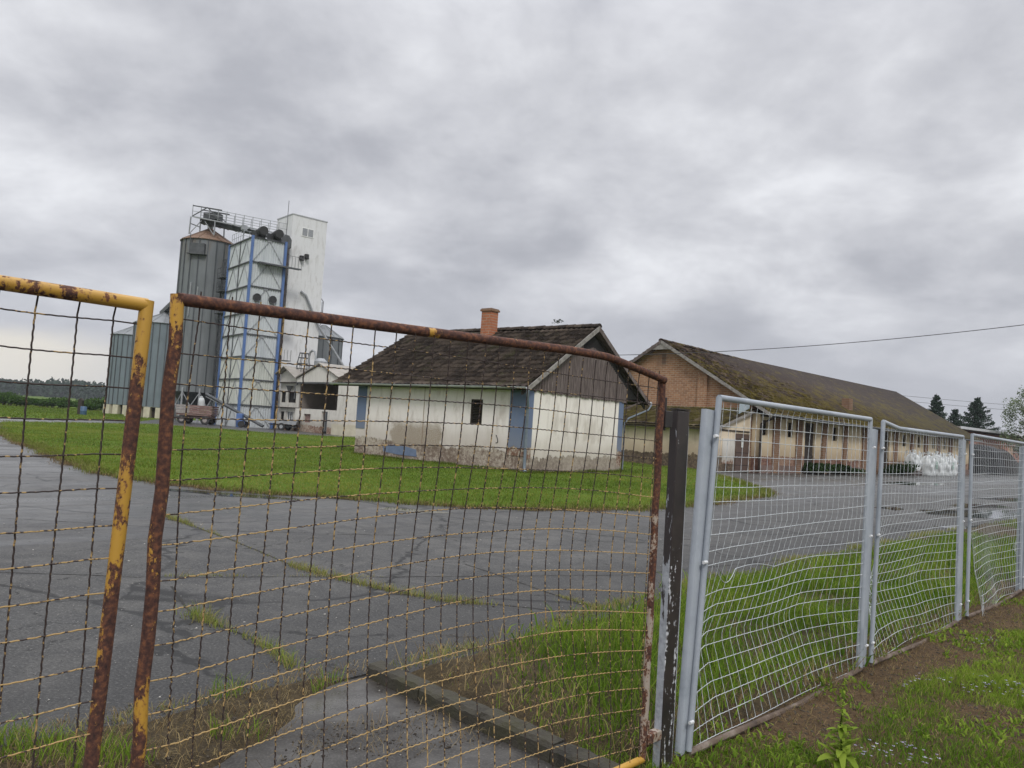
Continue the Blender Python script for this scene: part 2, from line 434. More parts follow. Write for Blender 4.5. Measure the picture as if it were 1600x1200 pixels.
def soil_mat(name, wet, dry, straw, straw_amt, gscale=1.0):
    t = new_mat(name)
    a = t.noise(t.pos, 1.3, 5, 0.6); b = t.noise(t.pos, 11, 5, 0.7); c_ = t.noise(t.pos, 75, 4, 0.7)
    st = t.noise(t.scale(t.pos, (1, 3.2, 1)), 45, 4, 0.7, 1.2)
    c = t.ramp(t.math('ADD', t.math('MULTIPLY', a, 0.4), t.math('MULTIPLY', b, 0.6)), [(0.35, wet), (0.62, dry)])
    c = t.mix(t.mapr(c_, 0.35, 0.7, 0, 0.45), c, tuple(x * 0.45 for x in wet))
    c = t.mix(t.math('MULTIPLY', t.mapr(st, 0.58, 0.68), straw_amt), c, straw)
    return fin(t, c, 0.95, 0, t.math('ADD', b, t.math('MULTIPLY', c_, 0.7)), 0.8, 0.02, 0.2)


M['soil'] = soil_mat('brown soil', (0.042, 0.026, 0.014), (0.110, 0.070, 0.036), (0.27, 0.19, 0.085), 0.75)
M['thatch'] = soil_mat('dead grass and soil', (0.030, 0.023, 0.014), (0.085, 0.063, 0.034), (0.25, 0.19, 0.095), 0.75)


def turf_mat():
    t = new_mat('lawn turf')
    a = t.noise(t.pos, 0.16, 4, 0.6); b = t.noise(t.pos, 1.5, 5, 0.65); c_ = t.noise(t.pos, 14, 4, 0.7); d = t.noise(t.pos, 60, 3, 0.7)
    f = t.math('ADD', t.math('MULTIPLY', a, 0.35), t.math('ADD', t.math('MULTIPLY', b, 0.35), t.math('MULTIPLY', c_, 0.3)))
    c = t.ramp(f, [(0.36, (0.046, 0.080, 0.009)), (0.5, (0.078, 0.128, 0.013)), (0.64, (0.120, 0.165, 0.022))])
    c = t.mix(t.mapr(d, 0.4, 0.75, 0, 0.4), c, (0.035, 0.055, 0.012))
    return fin(t, c, 0.9, 0, t.math('ADD', c_, d), 0.7, 0.03, 0.06)


M['turf'] = turf_mat()


def leaf_mat(name, dark, mid, light, dry=(0.34, 0.28, 0.12), trans=0.25):
    """blade / leaf colour: Col.r picks the tone, Col.g how dry it is"""
    t = new_mat(name)
    a = t.new('ShaderNodeAttribute', attribute_name='Col'); r, g, b = t.sep(a.outputs['Color'])
    c = t.ramp(r, [(0.0, dark), (0.5, mid), (1.0, light)])
    c = t.mix(g, c, dry)
    fin(t, c, 0.7, 0, spec=0.08)
    tr = t.new('ShaderNodeBsdfTranslucent'); t.put(tr.inputs[0], c)
    mx = t.new('ShaderNodeMixShader'); mx.inputs[0].default_value = trans
    out = t.n['Material Output']
    t.l.new(t.b.outputs[0], mx.inputs[1]); t.l.new(tr.outputs[0], mx.inputs[2]); t.l.new(mx.outputs[0], out.inputs[0])
    return t.mat


M['blade'] = leaf_mat('grass blade', (0.050, 0.108, 0.010), (0.120, 0.205, 0.020), (0.25, 0.33, 0.045), trans=0.38)
M['lawn_blade'] = leaf_mat('lawn grass blade', (0.056, 0.098, 0.012), (0.112, 0.158, 0.020), (0.200, 0.222, 0.040), dry=(0.26, 0.24, 0.09))
M['straw'] = leaf_mat('straw', (0.070, 0.042, 0.022), (0.17, 0.115, 0.058), (0.36, 0.28, 0.15))
M['needles'] = leaf_mat('spruce needles', (0.012, 0.025, 0.016), (0.024, 0.045, 0.028), (0.045, 0.07, 0.045), trans=0.1)
M['birch_leaf'] = leaf_mat('birch leaves', (0.07, 0.10, 0.05), (0.13, 0.17, 0.09), (0.22, 0.26, 0.15))
M['bush_leaf'] = leaf_mat('bush leaves', (0.018, 0.045, 0.010), (0.045, 0.09, 0.018), (0.09, 0.15, 0.035))
M['far_leaf'] = leaf_mat('far wood leaves', (0.010, 0.024, 0.014), (0.020, 0.040, 0.021), (0.036, 0.062, 0.030))
M['dark_leaf'] = leaf_mat('dark shrub leaves', (0.010, 0.022, 0.008), (0.022, 0.042, 0.014), (0.045, 0.075, 0.025))
M['flower'] = leaf_mat('violet petals', (0.22, 0.20, 0.30), (0.34, 0.31, 0.42), (0.50, 0.48, 0.56))
M['bark'] = simple('bark', (0.05, 0.035, 0.025), (0.12, 0.09, 0.065), 8, 0.9, 0.6, stretch=(1, 1, 0.3))
M['birch_bark'] = simple('birch bark', (0.12, 0.11, 0.10), (0.55, 0.54, 0.51), 5, 0.85, 0.4, stretch=(1, 1, 2))


def plaster_mat(name, base, warm, stain, peel, z_peel, streak=0.5, brick=(0.20, 0.11, 0.075), patch=None):
    """whitewashed plaster, grimy in vertical runs, the coat gone near the ground"""
    t = new_mat(name); x, y, z = t.sep(t.obj)
    n1 = t.noise(t.obj, 0.6, 4, 0.6, 0.5); n2 = t.noise(t.obj, 3.2, 5, 0.65); n3 = t.noise(t.obj, 24, 4, 0.65)
    run = t.noise(t.scale(t.obj, (2.2, 2.2, 0.55)), 1.3, 6, 0.7, 0.6)
    c = t.mix(n1, base, warm)
    c = t.mix(t.math('MULTIPLY', t.mapr(run, 0.46, 0.72), streak), c, stain)
    c = t.mix(t.mapr(n3, 0.55, 0.8, 0, 0.35), c, stain)
    c = t.mix(t.math('MULTIPLY', t.mapr(t.math('ADD', z, t.math('MULTIPLY', n1, -1.0)), z_peel + 0.55, z_peel - 0.45), 0.75), c, stain)
    if patch:                                         # large damp patch with its own outline
        (pa, pb, pz0, pz1, ax) = patch[:5]; u = x if ax == 'x' else y
        uu = t.math('ADD', u, t.math('MULTIPLY', t.math('SUBTRACT', n2, 0.5), 0.9)); zz = t.math('ADD', z, t.math('MULTIPLY', t.math('SUBTRACT', n2, 0.5), 0.6))
        m = t.math('MULTIPLY', t.math('MULTIPLY', t.mapr(uu, pa, pa + 0.2), t.mapr(uu, pb, pb - 0.25)), t.math('MULTIPLY', t.mapr(zz, pz0, pz0 + 0.2), t.mapr(zz, pz1, pz1 - 0.5)))
        c = t.mix(t.math('MULTIPLY', t.math('MULTIPLY', m, t.mapr(run, 0.3, 0.55)) if len(patch) > 5 else m, patch[5] if len(patch) > 5 else t.mapr(n3, 0.3, 0.6, 0.45, 0.95)), c, (stain[0] * 0.60, stain[1] * 0.55, stain[2] * 0.47))
    edge = t.math('ADD', z, t.math('ADD', t.math('MULTIPLY', n1, -0.55), t.math('MULTIPLY', n2, -0.55)))
    pm = t.mapr(edge, z_peel - 0.50, z_peel - 0.56)
    n5 = t.noise(t.obj, 7.0, 6, 0.72)
    pc = t.ramp(t.math('ADD', t.math('MULTIPLY', n5, 0.6), t.math('MULTIPLY', n1, 0.4)), [(0.36, tuple(b * 0.55 for b in brick)), (0.47, brick), (0.56, peel), (0.70, tuple(p * 1.15 for p in peel))])
    pc = t.mix(t.mapr(n3, 0.42, 0.7, 0, 0.5), pc, tuple(b * 0.6 for b in brick))
    c = t.mix(pm, c, pc)
    return fin(t, c, 0.92, 0, t.math('ADD', t.math('MULTIPLY', pm, -2.0), t.math('ADD', n3, n2)), 0.35, 0.012, 0.25)


M['house_white'] = plaster_mat('whitewashed plaster', (0.80, 0.75, 0.69), (0.83, 0.78, 0.71), (0.52, 0.465, 0.40), (0.38, 0.33, 0.27), 0.58, 0.6, brick=(0.25, 0.205, 0.165), patch=(1.6, 5.2, 1.15, 2.35, 'x', 0.35))
M['house_grimy'] = plaster_mat('grimy whitewashed plaster', (0.77, 0.715, 0.69), (0.80, 0.745, 0.705), (0.50, 0.44, 0.39), (0.46, 0.40, 0.33), 0.70, 0.7, brick=(0.22, 0.165, 0.13), patch=(3.9, 6.9, 0.4, 1.75, 'y'))
M['cream'] = plaster_mat('cream plaster', (0.60, 0.49, 0.33), (0.68, 0.57, 0.40), (0.38, 0.29, 0.19), (0.30, 0.20, 0.14), 0.85, 0.45, brick=(0.17, 0.085, 0.065))
M['cream_plain'] = plaster_mat('pale cream plaster', (0.68, 0.57, 0.42), (0.73, 0.63, 0.48), (0.36, 0.28, 0.20), (0.20, 0.15, 0.10), 0.72, 0.4, brick=(0.10, 0.075, 0.055))
M['shed_white'] = plaster_mat('old white plaster', (0.60, 0.58, 0.53), (0.66, 0.63, 0.57), (0.36, 0.33, 0.28), (0.40, 0.34, 0.27), 0.55, 0.6)
M['tower_white'] = plaster_mat('white painted concrete', (0.63, 0.635, 0.635), (0.68, 0.68, 0.675), (0.43, 0.42, 0.40), (0.5, 0.48, 0.44), -2.0, 0.65)
M['blue_band'] = plaster_mat('faded blue paint', (0.125, 0.165, 0.26), (0.155, 0.195, 0.285), (0.19, 0.21, 0.26), (0.46, 0.41, 0.34), 0.88, 0.4)
M['blue_flat'] = simple('blue paint patch', (0.115, 0.155, 0.24), (0.16, 0.205, 0.30), 4, 0.85, 0.2)
M['house_tile'] = tile_mat('weathered dark roof tiles', (0.021, 0.015, 0.012), (0.048, 0.036, 0.028), (0.098, 0.075, 0.058), (0.060, 0.056, 0.028), 0.54, 0.68, 0.55)
M['barn_tile'] = tile_mat('mossy roof tiles', (0.016, 0.011, 0.009), (0.056, 0.037, 0.029), (0.145, 0.098, 0.075), (0.080, 0.060, 0.009), 0.42, 0.56, 0.6, (3.2, 7.4))
M['lean_tile'] = tile_mat('mossy lean-to roof', (0.045, 0.036, 0.024), (0.080, 0.062, 0.038), (0.12, 0.095, 0.06), (0.085, 0.070, 0.018), 0.38, 0.56, 0.1)
M['gable_brick'] = brick_mat('tan gable brick', (0.42, 0.225, 0.120), (0.26, 0.130, 0.070), (0.38, 0.29, 0.21), 'y', stain=(0.17, 0.10, 0.065))
M['pilaster_brick'] = brick_mat('brown pilaster brick', (0.24, 0.135, 0.075), (0.19, 0.10, 0.06), (0.24, 0.18, 0.13), 'x')
M['red_brick'] = brick_mat('red brick', (0.38, 0.13, 0.085), (0.30, 0.10, 0.07), (0.36, 0.25, 0.2), 'x', 0.5)
M['chimney_brick'] = brick_mat('orange chimney brick', (0.44, 0.16, 0.075), (0.38, 0.13, 0.06), (0.36, 0.24, 0.17), 'y')
M['old_wood'] = simple('weathered grey boards', (0.045, 0.034, 0.031), (0.115, 0.088, 0.080), 5, 0.9, 0.5, stretch=(7, 7, 0.35), c=(0.27, 0.225, 0.205))
M['barge'] = simple('flaking white bargeboard', (0.15, 0.135, 0.12), (0.33, 0.31, 0.285), 6, 0.85, 0.4)
M['dark_wood'] = simple('dark wood', (0.022, 0.017, 0.014), (0.055, 0.042, 0.034), 5, 0.85, 0.4)
M['brown_door'] = simple('brown painted door', (0.085, 0.055, 0.043), (0.115, 0.075, 0.058), 3, 0.6, 0.2)
M['zinc'] = simple('zinc gutter', (0.33, 0.34, 0.35), (0.48, 0.49, 0.50), 5, 0.5, 0.15)
M['blue_zinc'] = simple('blue grey downpipe', (0.12, 0.15, 0.18), (0.19, 0.22, 0.26), 5, 0.55, 0.15)
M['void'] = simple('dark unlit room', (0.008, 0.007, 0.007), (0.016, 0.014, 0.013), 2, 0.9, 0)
M['kerb'] = simple('mossy kerb stone', (0.018, 0.016, 0.012), (0.046, 0.041, 0.029), 6, 0.95, 0.8, c=(0.042, 0.040, 0.017), world=True)


def ribbed(name, a, b, ribs, rust=None, rust_z=None, stain=0.3, swap=None):
    """sheet metal; the ribs themselves are geometry, this is its colour with grime in vertical runs"""
    t = new_mat(name); x, y, z = t.sep(t.obj)
    n = t.noise(t.scale(t.obj, (1, 1, 0.12)), 1.6, 5, 0.65); n2 = t.noise(t.obj, 0.35, 3, 0.6); n3 = t.noise(t.obj, 9, 4, 0.6)
    c = t.ramp(n, [(0.3, a), (0.7, b)])
    c = t.mix(t.mapr(n2, 0.5, 0.75, 0, stain), c, tuple(s * 0.6 for s in a))
    if rust: c = t.mix(t.math('MULTIPLY', t.mapr(n, 0.45, 0.65), t.mapr(z, rust_z - 4, rust_z, 0, 0.8)), c, rust)
    return fin(t, c, 0.5, 0.0, n3, 0.05, 0.01, 0.4)


M['silo'] = ribbed('galvanised silo sheet', (0.125, 0.137, 0.142), (0.185, 0.198, 0.205), 30, rust=(0.13, 0.11, 0.085), rust_z=18.5)
M['silo_blue'] = ribbed('blue grey silo sheet', (0.125, 0.155, 0.175), (0.18, 0.215, 0.235), 30)
M['silo_rib'] = simple('silo stiffener', (0.045, 0.052, 0.056), (0.08, 0.088, 0.093), 2, 0.5, 0.05)
M['rust_roof'] = simple('rusty silo roof', (0.10, 0.060, 0.040), (0.19, 0.115, 0.075), 1.2, 0.8, 0.2, c=(0.17, 0.13, 0.10))
M['silo_roof'] = simple('grey silo roof', (0.13, 0.14, 0.145), (0.20, 0.21, 0.215), 1.2, 0.6, 0.1)
M['dryer'] = ribbed('pale cladding', (0.42, 0.45, 0.465), (0.56, 0.585, 0.59), 20, stain=0.35)
M['dryer_stain'] = ribbed('stained pale cladding', (0.40, 0.42, 0.38), (0.58, 0.59, 0.54), 20, stain=0.6)
M['steel_blue'] = simple('blue painted steel', (0.060, 0.120, 0.29), (0.10, 0.175, 0.37), 1.5, 0.5, 0.1)
M['steel_dark'] = simple('dark steel', (0.045, 0.048, 0.05), (0.095, 0.10, 0.105), 2, 0.6, 0.1)
M['steel'] = simple('galvanised steel', (0.20, 0.21, 0.22), (0.34, 0.35, 0.36), 2, 0.5, 0.1)
M['fan_black'] = simple('black fan', (0.012, 0.012, 0.013), (0.03, 0.03, 0.03), 4, 0.7, 0.1)
M['glass'] = simple('window glass', (0.10, 0.11, 0.12), (0.16, 0.17, 0.18), 1, 0.08, 0.0)
M['pane_grey'] = simple('grey window pane', (0.22, 0.23, 0.24), (0.30, 0.31, 0.32), 1, 0.25, 0.0)
M['frame_white'] = simple('white frame', (0.68, 0.68, 0.66), (0.78, 0.78, 0.76), 3, 0.5, 0.1)
M['concrete'] = simple('pale concrete', (0.44, 0.40, 0.30), (0.58, 0.54, 0.42), 1.5, 0.9, 0.3)
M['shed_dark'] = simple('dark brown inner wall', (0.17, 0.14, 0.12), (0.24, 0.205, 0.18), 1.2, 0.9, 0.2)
M['sheet_roof'] = simple('old fibre cement sheet', (0.22, 0.20, 0.175), (0.34, 0.315, 0.28), 1.5, 0.9, 0.3)
M['bag'] = simple('white woven bag', (0.50, 0.52, 0.52), (0.66, 0.68, 0.67), 3, 0.7, 0.25)
M['bag_print'] = simple('green print', (0.10, 0.26, 0.18), (0.34, 0.48, 0.40), 9, 0.7, 0.1)
M['trailer_red'] = simple('faded red trailer board', (0.12, 0.068, 0.058), (0.20, 0.12, 0.105), 4, 0.8, 0.3, stretch=(0.4, 0.4, 3), c=(0.30, 0.23, 0.20))
M['trailer_grey'] = simple('weathered grey board', (0.19, 0.165, 0.15), (0.36, 0.33, 0.31), 4, 0.8, 0.3, stretch=(0.4, 0.4, 3))
M['rubber'] = simple('tyre rubber', (0.018, 0.018, 0.018), (0.04, 0.039, 0.038), 6, 0.85, 0.2)
M['heap'] = simple('black sheeting', (0.006, 0.006, 0.008), (0.016, 0.016, 0.019), 2.0, 0.7, 0.5)
M['heap_brown'] = simple('dark brown heap', (0.006, 0.005, 0.0045), (0.018, 0.014, 0.012), 3.0, 0.9, 0.7)
M['cable'] = simple('black cable', (0.02, 0.02, 0.022), (0.04, 0.04, 0.042), 2, 0.6, 0)
M['barrel'] = simple('blue plastic barrel', (0.04, 0.09, 0.17), (0.07, 0.13, 0.23), 2, 0.5, 0.1)
M['bolt'] = simple('pale bolt', (0.55, 0.56, 0.57), (0.70, 0.71, 0.71), 9, 0.5, 0.1)
M['paper'] = simple('white notice', (0.70, 0.72, 0.66), (0.78, 0.79, 0.74), 5, 0.6, 0.0)
M['ink'] = simple('dark print', (0.02, 0.03, 0.02), (0.05, 0.06, 0.05), 5, 0.7, 0.0)
M['debris'] = simple('dirt crumbs', (0.030, 0.024, 0.017), (0.075, 0.06, 0.042), 9, 0.95, 0.5, world=True)
M['seam'] = simple('dark open joint', (0.010, 0.010, 0.009), (0.028, 0.025, 0.02), 9, 0.95, 0.5, world=True)
M['grit'] = simple('grey grit', (0.05, 0.05, 0.048), (0.30, 0.29, 0.27), 40, 0.9, 0.3, world=True)
M['stone'] = simple('pale pebble', (0.22, 0.21, 0.19), (0.42, 0.41, 0.38), 9, 0.85, 0.3, world=True)

# ---------------------------------------------------------------- ground, yard, lawn, verge
FP = np.array([0.93, 3.90]); FD = np.array([0.698, 0.716]); FD = FD / np.linalg.norm(FD); FN = np.array([-FD[1], FD[0]])   # fence line, FN points into the yard
def fence_pt(s, n=0.0): return FP + FD * s + FN * n
def to_fence(xy): d = np.asarray(xy) - FP; return d @ FD, d @ FN


def inside(pts, poly):
    x, y = pts[:, 0], pts[:, 1]; r = np.zeros(len(pts), bool); n = len(poly)
    for i in range(n):
        x0, y0 = poly[i]; x1, y1 = poly[(i + 1) % n]
        c = (y0 > y) != (y1 > y)
        with np.errstate(divide='ignore', invalid='ignore'):
            xi = (x1 - x0) * (y - y0) / (y1 - y0) + x0
        r ^= c & (x < xi)
    return r


def wobble(poly, step, amp, seed):
    """re-sample an outline and roughen it, so turf edges are ragged"""
    r = np.random.default_rng(seed); out = []; ph = r.uniform(0, 6.28, 6)
    n = len(poly); acc = 0.0
    for i in range(n):
        a = np.array(poly[i], float); b = np.array(poly[(i + 1) % n], float); L = np.linalg.norm(b - a); k = max(1, int(L / step))
        nn = np.array([-(b - a)[1], (b - a)[0]]) / max(L, 1e-6)
        for j in range(k):
            tt = acc + L * j / k
            o = amp * (0.5 * math.sin(tt * 0.9 + ph[0]) + 0.35 * math.sin(tt * 2.3 + ph[1]) + 0.4 * math.sin(tt * 5.1 + ph[2])) + r.normal(0, amp * 0.25)
            out.append(a + (b - a) * j / k + nn * o * (0.0 if j == 0 else 1.0))
        acc += L
    return np.array(out)


def sheet(name, poly, z, mat, thick=0.0, kind='structure'):
    bm = bmesh.new(); vs = [bm.verts.new((p[0], p[1], z)) for p in poly]
    f = bm.faces.new(vs)
    if f.normal.z < 0 or f.calc_area() < 0: f.normal_flip()
    bm.normal_update()
    if f.normal.z < 0: f.normal_flip()
    if thick:
        ex = bmesh.ops.extrude_face_region(bm, geom=[f])
        # the original face stays at z, the copy goes down to make the skirt
        for v in [g for g in ex['geom'] if isinstance(g, bmesh.types.BMVert)]: v.co.z -= thick
        bmesh.ops.recalc_face_normals(bm, faces=bm.faces)
    bmesh.ops.triangulate(bm, faces=bm.faces[:])
    me = bpy.data.meshes.new(name); bm.to_mesh(me); bm.free(); me.materials.append(mat)
    o = bpy.data.objects.new(name, me); COL.objects.link(o); tag(o, kind=kind); return o


def edge_dist(P, poly):
    d = np.full(len(P), 1e9); n = len(poly)
    for i in range(n):
        a, b = poly[i], poly[(i + 1) % n]; e = b - a; L2 = max(float(e @ e), 1e-9)
        t = np.clip(((P - a) @ e) / L2, 0, 1); d = np.minimum(d, np.linalg.norm(P - (a + t[:, None] * e), axis=1))
    return d


def grid_sheet(name, poly, step, zfun, mat, kind='structure', taper=0.0, drop=0.1):
    """bumpy ground over a polygon (cells whose centre lies inside)"""
    x0, y0 = poly.min(0); x1, y1 = poly.max(0)
    nx, ny = int((x1 - x0) / step) + 1, int((y1 - y0) / step) + 1
    X, Y = np.meshgrid(x0 + np.arange(nx + 1) * step, y0 + np.arange(ny + 1) * step, indexing='ij')
    P = np.stack([X.ravel(), Y.ravel()], 1); Z = zfun(P)
    if taper: Z = Z - drop * np.clip(1 - edge_dist(P, poly) / taper, 0, 1) ** 1.5
    idx = np.arange((nx + 1) * (ny + 1)).reshape(nx + 1, ny + 1)
    q = np.stack([idx[:-1, :-1], idx[1:, :-1], idx[1:, 1:], idx[:-1, 1:]], -1).reshape(-1, 4)
    c = P[q].mean(1); q = q[inside(c, poly)]
    used, inv = np.unique(q, return_inverse=True); q = inv.reshape(q.shape)
    V = np.column_stack([P[used], Z[used]])
    o = mesh_np(name, V, q.ravel(), np.full(len(q), 4), mat, smooth=True); tag(o, kind=kind); return o


def vnoise(P, scale, seed):
    """cheap smooth value noise in 2-D, 0..1"""
    r = np.random.default_rng(seed); T = r.random((64, 64))
    q = P * scale; i = np.floor(q).astype(int); f = q - i; f = f * f * (3 - 2 * f)
    a = T[i[:, 0] % 64, i[:, 1] % 64]; b = T[(i[:, 0] + 1) % 64, i[:, 1] % 64]; c = T[i[:, 0] % 64, (i[:, 1] + 1) % 64]; d = T[(i[:, 0] + 1) % 64, (i[:, 1] + 1) % 64]
    return (a * (1 - f[:, 0]) + b * f[:, 0]) * (1 - f[:, 1]) + (c * (1 - f[:, 0]) + d * f[:, 0]) * f[:, 1]


def fbm(P, scale, seed): return 0.55 * vnoise(P, scale, seed) + 0.3 * vnoise(P, scale * 2.3, seed + 1) + 0.15 * vnoise(P, scale * 5.1, seed + 2)


GR = 1500.0
sheet('ground', [(-GR, -200), (GR, -200), (GR, GR), (-GR, GR)], -0.06, M['turf'])

yard = [fence_pt(-40, 1.95), fence_pt(-0.40, 1.95), fence_pt(-0.30, 1.80), fence_pt(0.6, 1.80), fence_pt(2.0, 1.9), fence_pt(5.0, 2.2), fence_pt(70, 2.3), (110, 52), (150, 130), (20, 130), (-12, 92), (-36, 100), (-37.5, 82), (-32.6, 68), (-33.2, 52), (-60, 20)]
sheet('asphalt_yard', wobble(yard, 0.5, 0.04, 3), 0.0, M['asphalt'], thick=0.05)
# concrete apron under the gates, running out to where the camera stands
apron = [fence_pt(-40, -8), fence_pt(-0.36, -8), fence_pt(-0.36, 2.6), fence_pt(-40, 2.6)]
sheet('concrete_apron', apron, -0.012, M['apron'])

lawn_poly = [(-29, 44), (-20.9, 31.8), (-14.7, 24.2), (-8.9, 17.1), (-7.0, 15.85), (-4.9, 15.15), (-2.9, 15.1), (-1.1, 15.0), (0.2, 15.2), (2.9, 16.6), (5.3, 19.8), (7.8, 23.4), (8.7, 26.0),
             (9.2, 31), (9.8, 39.9), (3, 47), (-2, 60), (-8, 62), (-15.9, 55.5), (-27.3, 59.3)]
lawn = wobble(lawn_poly, 0.35, 0.14, 5)
grid_sheet('lawn', lawn, 0.22, lambda P: 0.02 + 0.07 * fbm(P, 0.35, 11) + 0.05 * vnoise(P, 2.2, 14), M['turf'], taper=0.5, drop=0.13)
ls = wobble(lawn_poly, 0.30, 0.22, 6); tg = np.roll(ls, -3, 0) - np.roll(ls, 3, 0); ou_ = np.column_stack([tg[:, 1], -tg[:, 0]]) / np.maximum(np.linalg.norm(tg, axis=1), 1e-6)[:, None]
area2 = np.sum(ls[:, 0] * np.roll(ls[:, 1], -1) - np.roll(ls[:, 0], -1) * ls[:, 1])
lawn_rim = ls + ou_ * (0.16 if area2 > 0 else -0.16)
sheet('lawn_soil', lawn_rim, 0.006, M['thatch'])

patch_poly = [fence_pt(-0.36, -0.05), fence_pt(30, -0.05), fence_pt(30, 2.65), fence_pt(15, 2.60), fence_pt(8.5, 2.50), fence_pt(4.7, 2.45), fence_pt(2.9, 2.20), fence_pt(1.6, 2.05), fence_pt(0.5, 1.92), fence_pt(-0.36, 1.86)]
patch = wobble(patch_poly, 0.25, 0.06, 8)
def patch_z(P): return 0.03 + 0.08 * fbm(P, 0.9, 21)
grid_sheet('grass_bank', patch, 0.07, patch_z, M['thatch'], taper=0.22, drop=0.12)

verge = np.array([fence_pt(-0.50, 0.30), fence_pt(-0.50, -6), fence_pt(4, -9), fence_pt(26, -9), fence_pt(26, 0.30)])
def verge_z(P):
    d = P - FP; n = d @ FN
    return -0.02 + 0.035 * fbm(P, 0.8, 31) + 0.03 * vnoise(P, 3.5, 33) + 0.02 * vnoise(P, 11, 34) + np.clip(-n - 0.5, 0, 3) * 0.012
grid_sheet('verge_soil', verge, 0.06, verge_z, M['soil'])

# strip of soil and dead grass between asphalt and apron
strip = wobble([fence_pt(-12, 1.40), fence_pt(-3.0, 1.42), fence_pt(-1.75, 1.22), fence_pt(-1.35, 1.38), fence_pt(-1.05, 1.72), fence_pt(-0.50, 1.93), fence_pt(-0.46, 2.06), fence_pt(-0.95, 2.12), fence_pt(-1.8, 2.06), fence_pt(-3.0, 2.15), fence_pt(-12, 2.10)], 0.15, 0.06, 13)
grid_sheet('soil_strip', strip, 0.05, lambda P: 0.004 + 0.035 * fbm(P, 2.6, 41), M['thatch'], taper=0.16, drop=0.07)

for k, poly in enumerate([
    [(-6.6, 14.9), (-5.2, 14.75), (-3.9, 14.55), (-3.7, 14.3), (-5.0, 14.2), (-6.4, 14.5)],
    [(-2.1, 14.05), (-1.2, 13.95), (-0.9, 13.75), (-1.5, 13.55), (-2.2, 13.7)],
    [(13.9, 24.4), (15.3, 26.0), (16.9, 26.3), (16.5, 25.2), (15.0, 24.3), (14.2, 23.8)],
    [(11.8, 21.9), (13.2, 22.5), (15.2, 24.0), (17.2, 23.8), (15.6, 22.4), (13.9, 20.6), (12.2, 20.2), (11.2, 20.5)],
    [(10.3, 21.6), (11.3, 22.3), (11.2, 21.6), (10.6, 21.0)],
    [(17.6, 29.5), (20.5, 31.5), (24.5, 33.0), (23.0, 31.0), (19.5, 29.2)],
    [(18.5, 38.5), (22.0, 42.0), (24.5, 43.0), (22.5, 40.0), (19.8, 37.7)],
    [(9.5, 17.2), (11.0, 18.0), (12.6, 18.9), (12.9, 18.4), (11.4, 17.5), (9.9, 16.8)],
    [(26.0, 38.5), (30.0, 41.5), (33.0, 42.5), (33.5, 41.0), (29.0, 38.6)]]):
    sheet('puddle', wobble(poly, 0.10 if k < 2 else 0.25, 0.03 if k < 2 else 0.12, 50 + k), 0.004, M['water'])

# ---------------------------------------------------------------- gates and fence
FANG = math.atan2(FD[1], FD[0])


def wires(name, lines, axes, r, mat, parent, n=5):
    """many wires as one mesh; axes tells for each polyline which way it runs ('x' or 'z')"""
    V = []; Fi = []; base = 0
    ang = np.arange(n) * 2 * np.pi / n
    for L, ax in zip(lines, axes):
        L = np.asarray(L); N = len(L)
        off = np.zeros((n, 3))
        if ax == 'z': off[:, 0] = r * np.cos(ang); off[:, 1] = r * np.sin(ang)
        else: off[:, 1] = r * np.cos(ang); off[:, 2] = r * np.sin(ang)
        V.append((L[:, None, :] + off[None]).reshape(-1, 3))
        i = np.arange(N - 1)[:, None]; k = np.arange(n)[None]; k2 = (k + 1) % n
        q = np.stack([i * n + k, i * n + k2, (i + 1) * n + k2, (i + 1) * n + k], -1).reshape(-1, 4) + base
        Fi.append(q); base += N * n
    V = np.concatenate(V); Fi = np.concatenate(Fi)
    o = mesh_np(name, V, Fi.ravel(), np.full(len(Fi), 4), mat, parent, smooth=True)
    bm = bmesh.new(); bm.from_mesh(o.data); bmesh.ops.recalc_face_normals(bm, faces=bm.faces); bm.to_mesh(o.data); bm.free()
    return o


def crimp(length, step, period, amp, phase):
    t = np.arange(0, length + step * 0.5, step)
    return t, amp * np.sin(2 * np.pi * t / period + phase)


def mesh_lines(s0, s1, z0, z1, ds, dz, disp, r, seed, amp_v=0.0020, amp_h=0.0010, period=0.026, jit=0.004, z_top_jit=0.0):
    rr = np.random.default_rng(seed); vert = []; hor = []
    ns = int(round((s1 - s0) / ds)); nz = int(round((z1 - z0) / dz))
    for i in range(ns + 1):
        s = s0 + (s1 - s0) * i / ns + rr.normal(0, jit * 0.4)
        top = z1 + 0.012 - abs(rr.normal(0, z_top_jit))
        t, w = crimp(top - z0, 0.0065, period, amp_v, rr.uniform(0, 6.28))
        z = z0 + t; a, b = rr.uniform(0, 6.28, 2); wand = jit * (np.sin(t * 2.1 + a) + 0.5 * np.sin(t * 5.3 + b))
        P = np.column_stack([s + w + wand, w * 0.8 + r, z]); vert.append(disp(P))
    for j in range(nz + 1):
        z = z0 + (z1 - z0) * j / nz
        t, w = crimp(s1 - s0, 0.0065, period, amp_h, rr.uniform(0, 6.28))
        a, b = rr.uniform(0, 6.28, 2); wand = jit * (np.sin(t * 1.9 + a) + 0.6 * np.sin(t * 4.7 + b))
        P = np.column_stack([s0 + t, w - r, z + w + wand]); hor.append(disp(P))
    return vert, hor


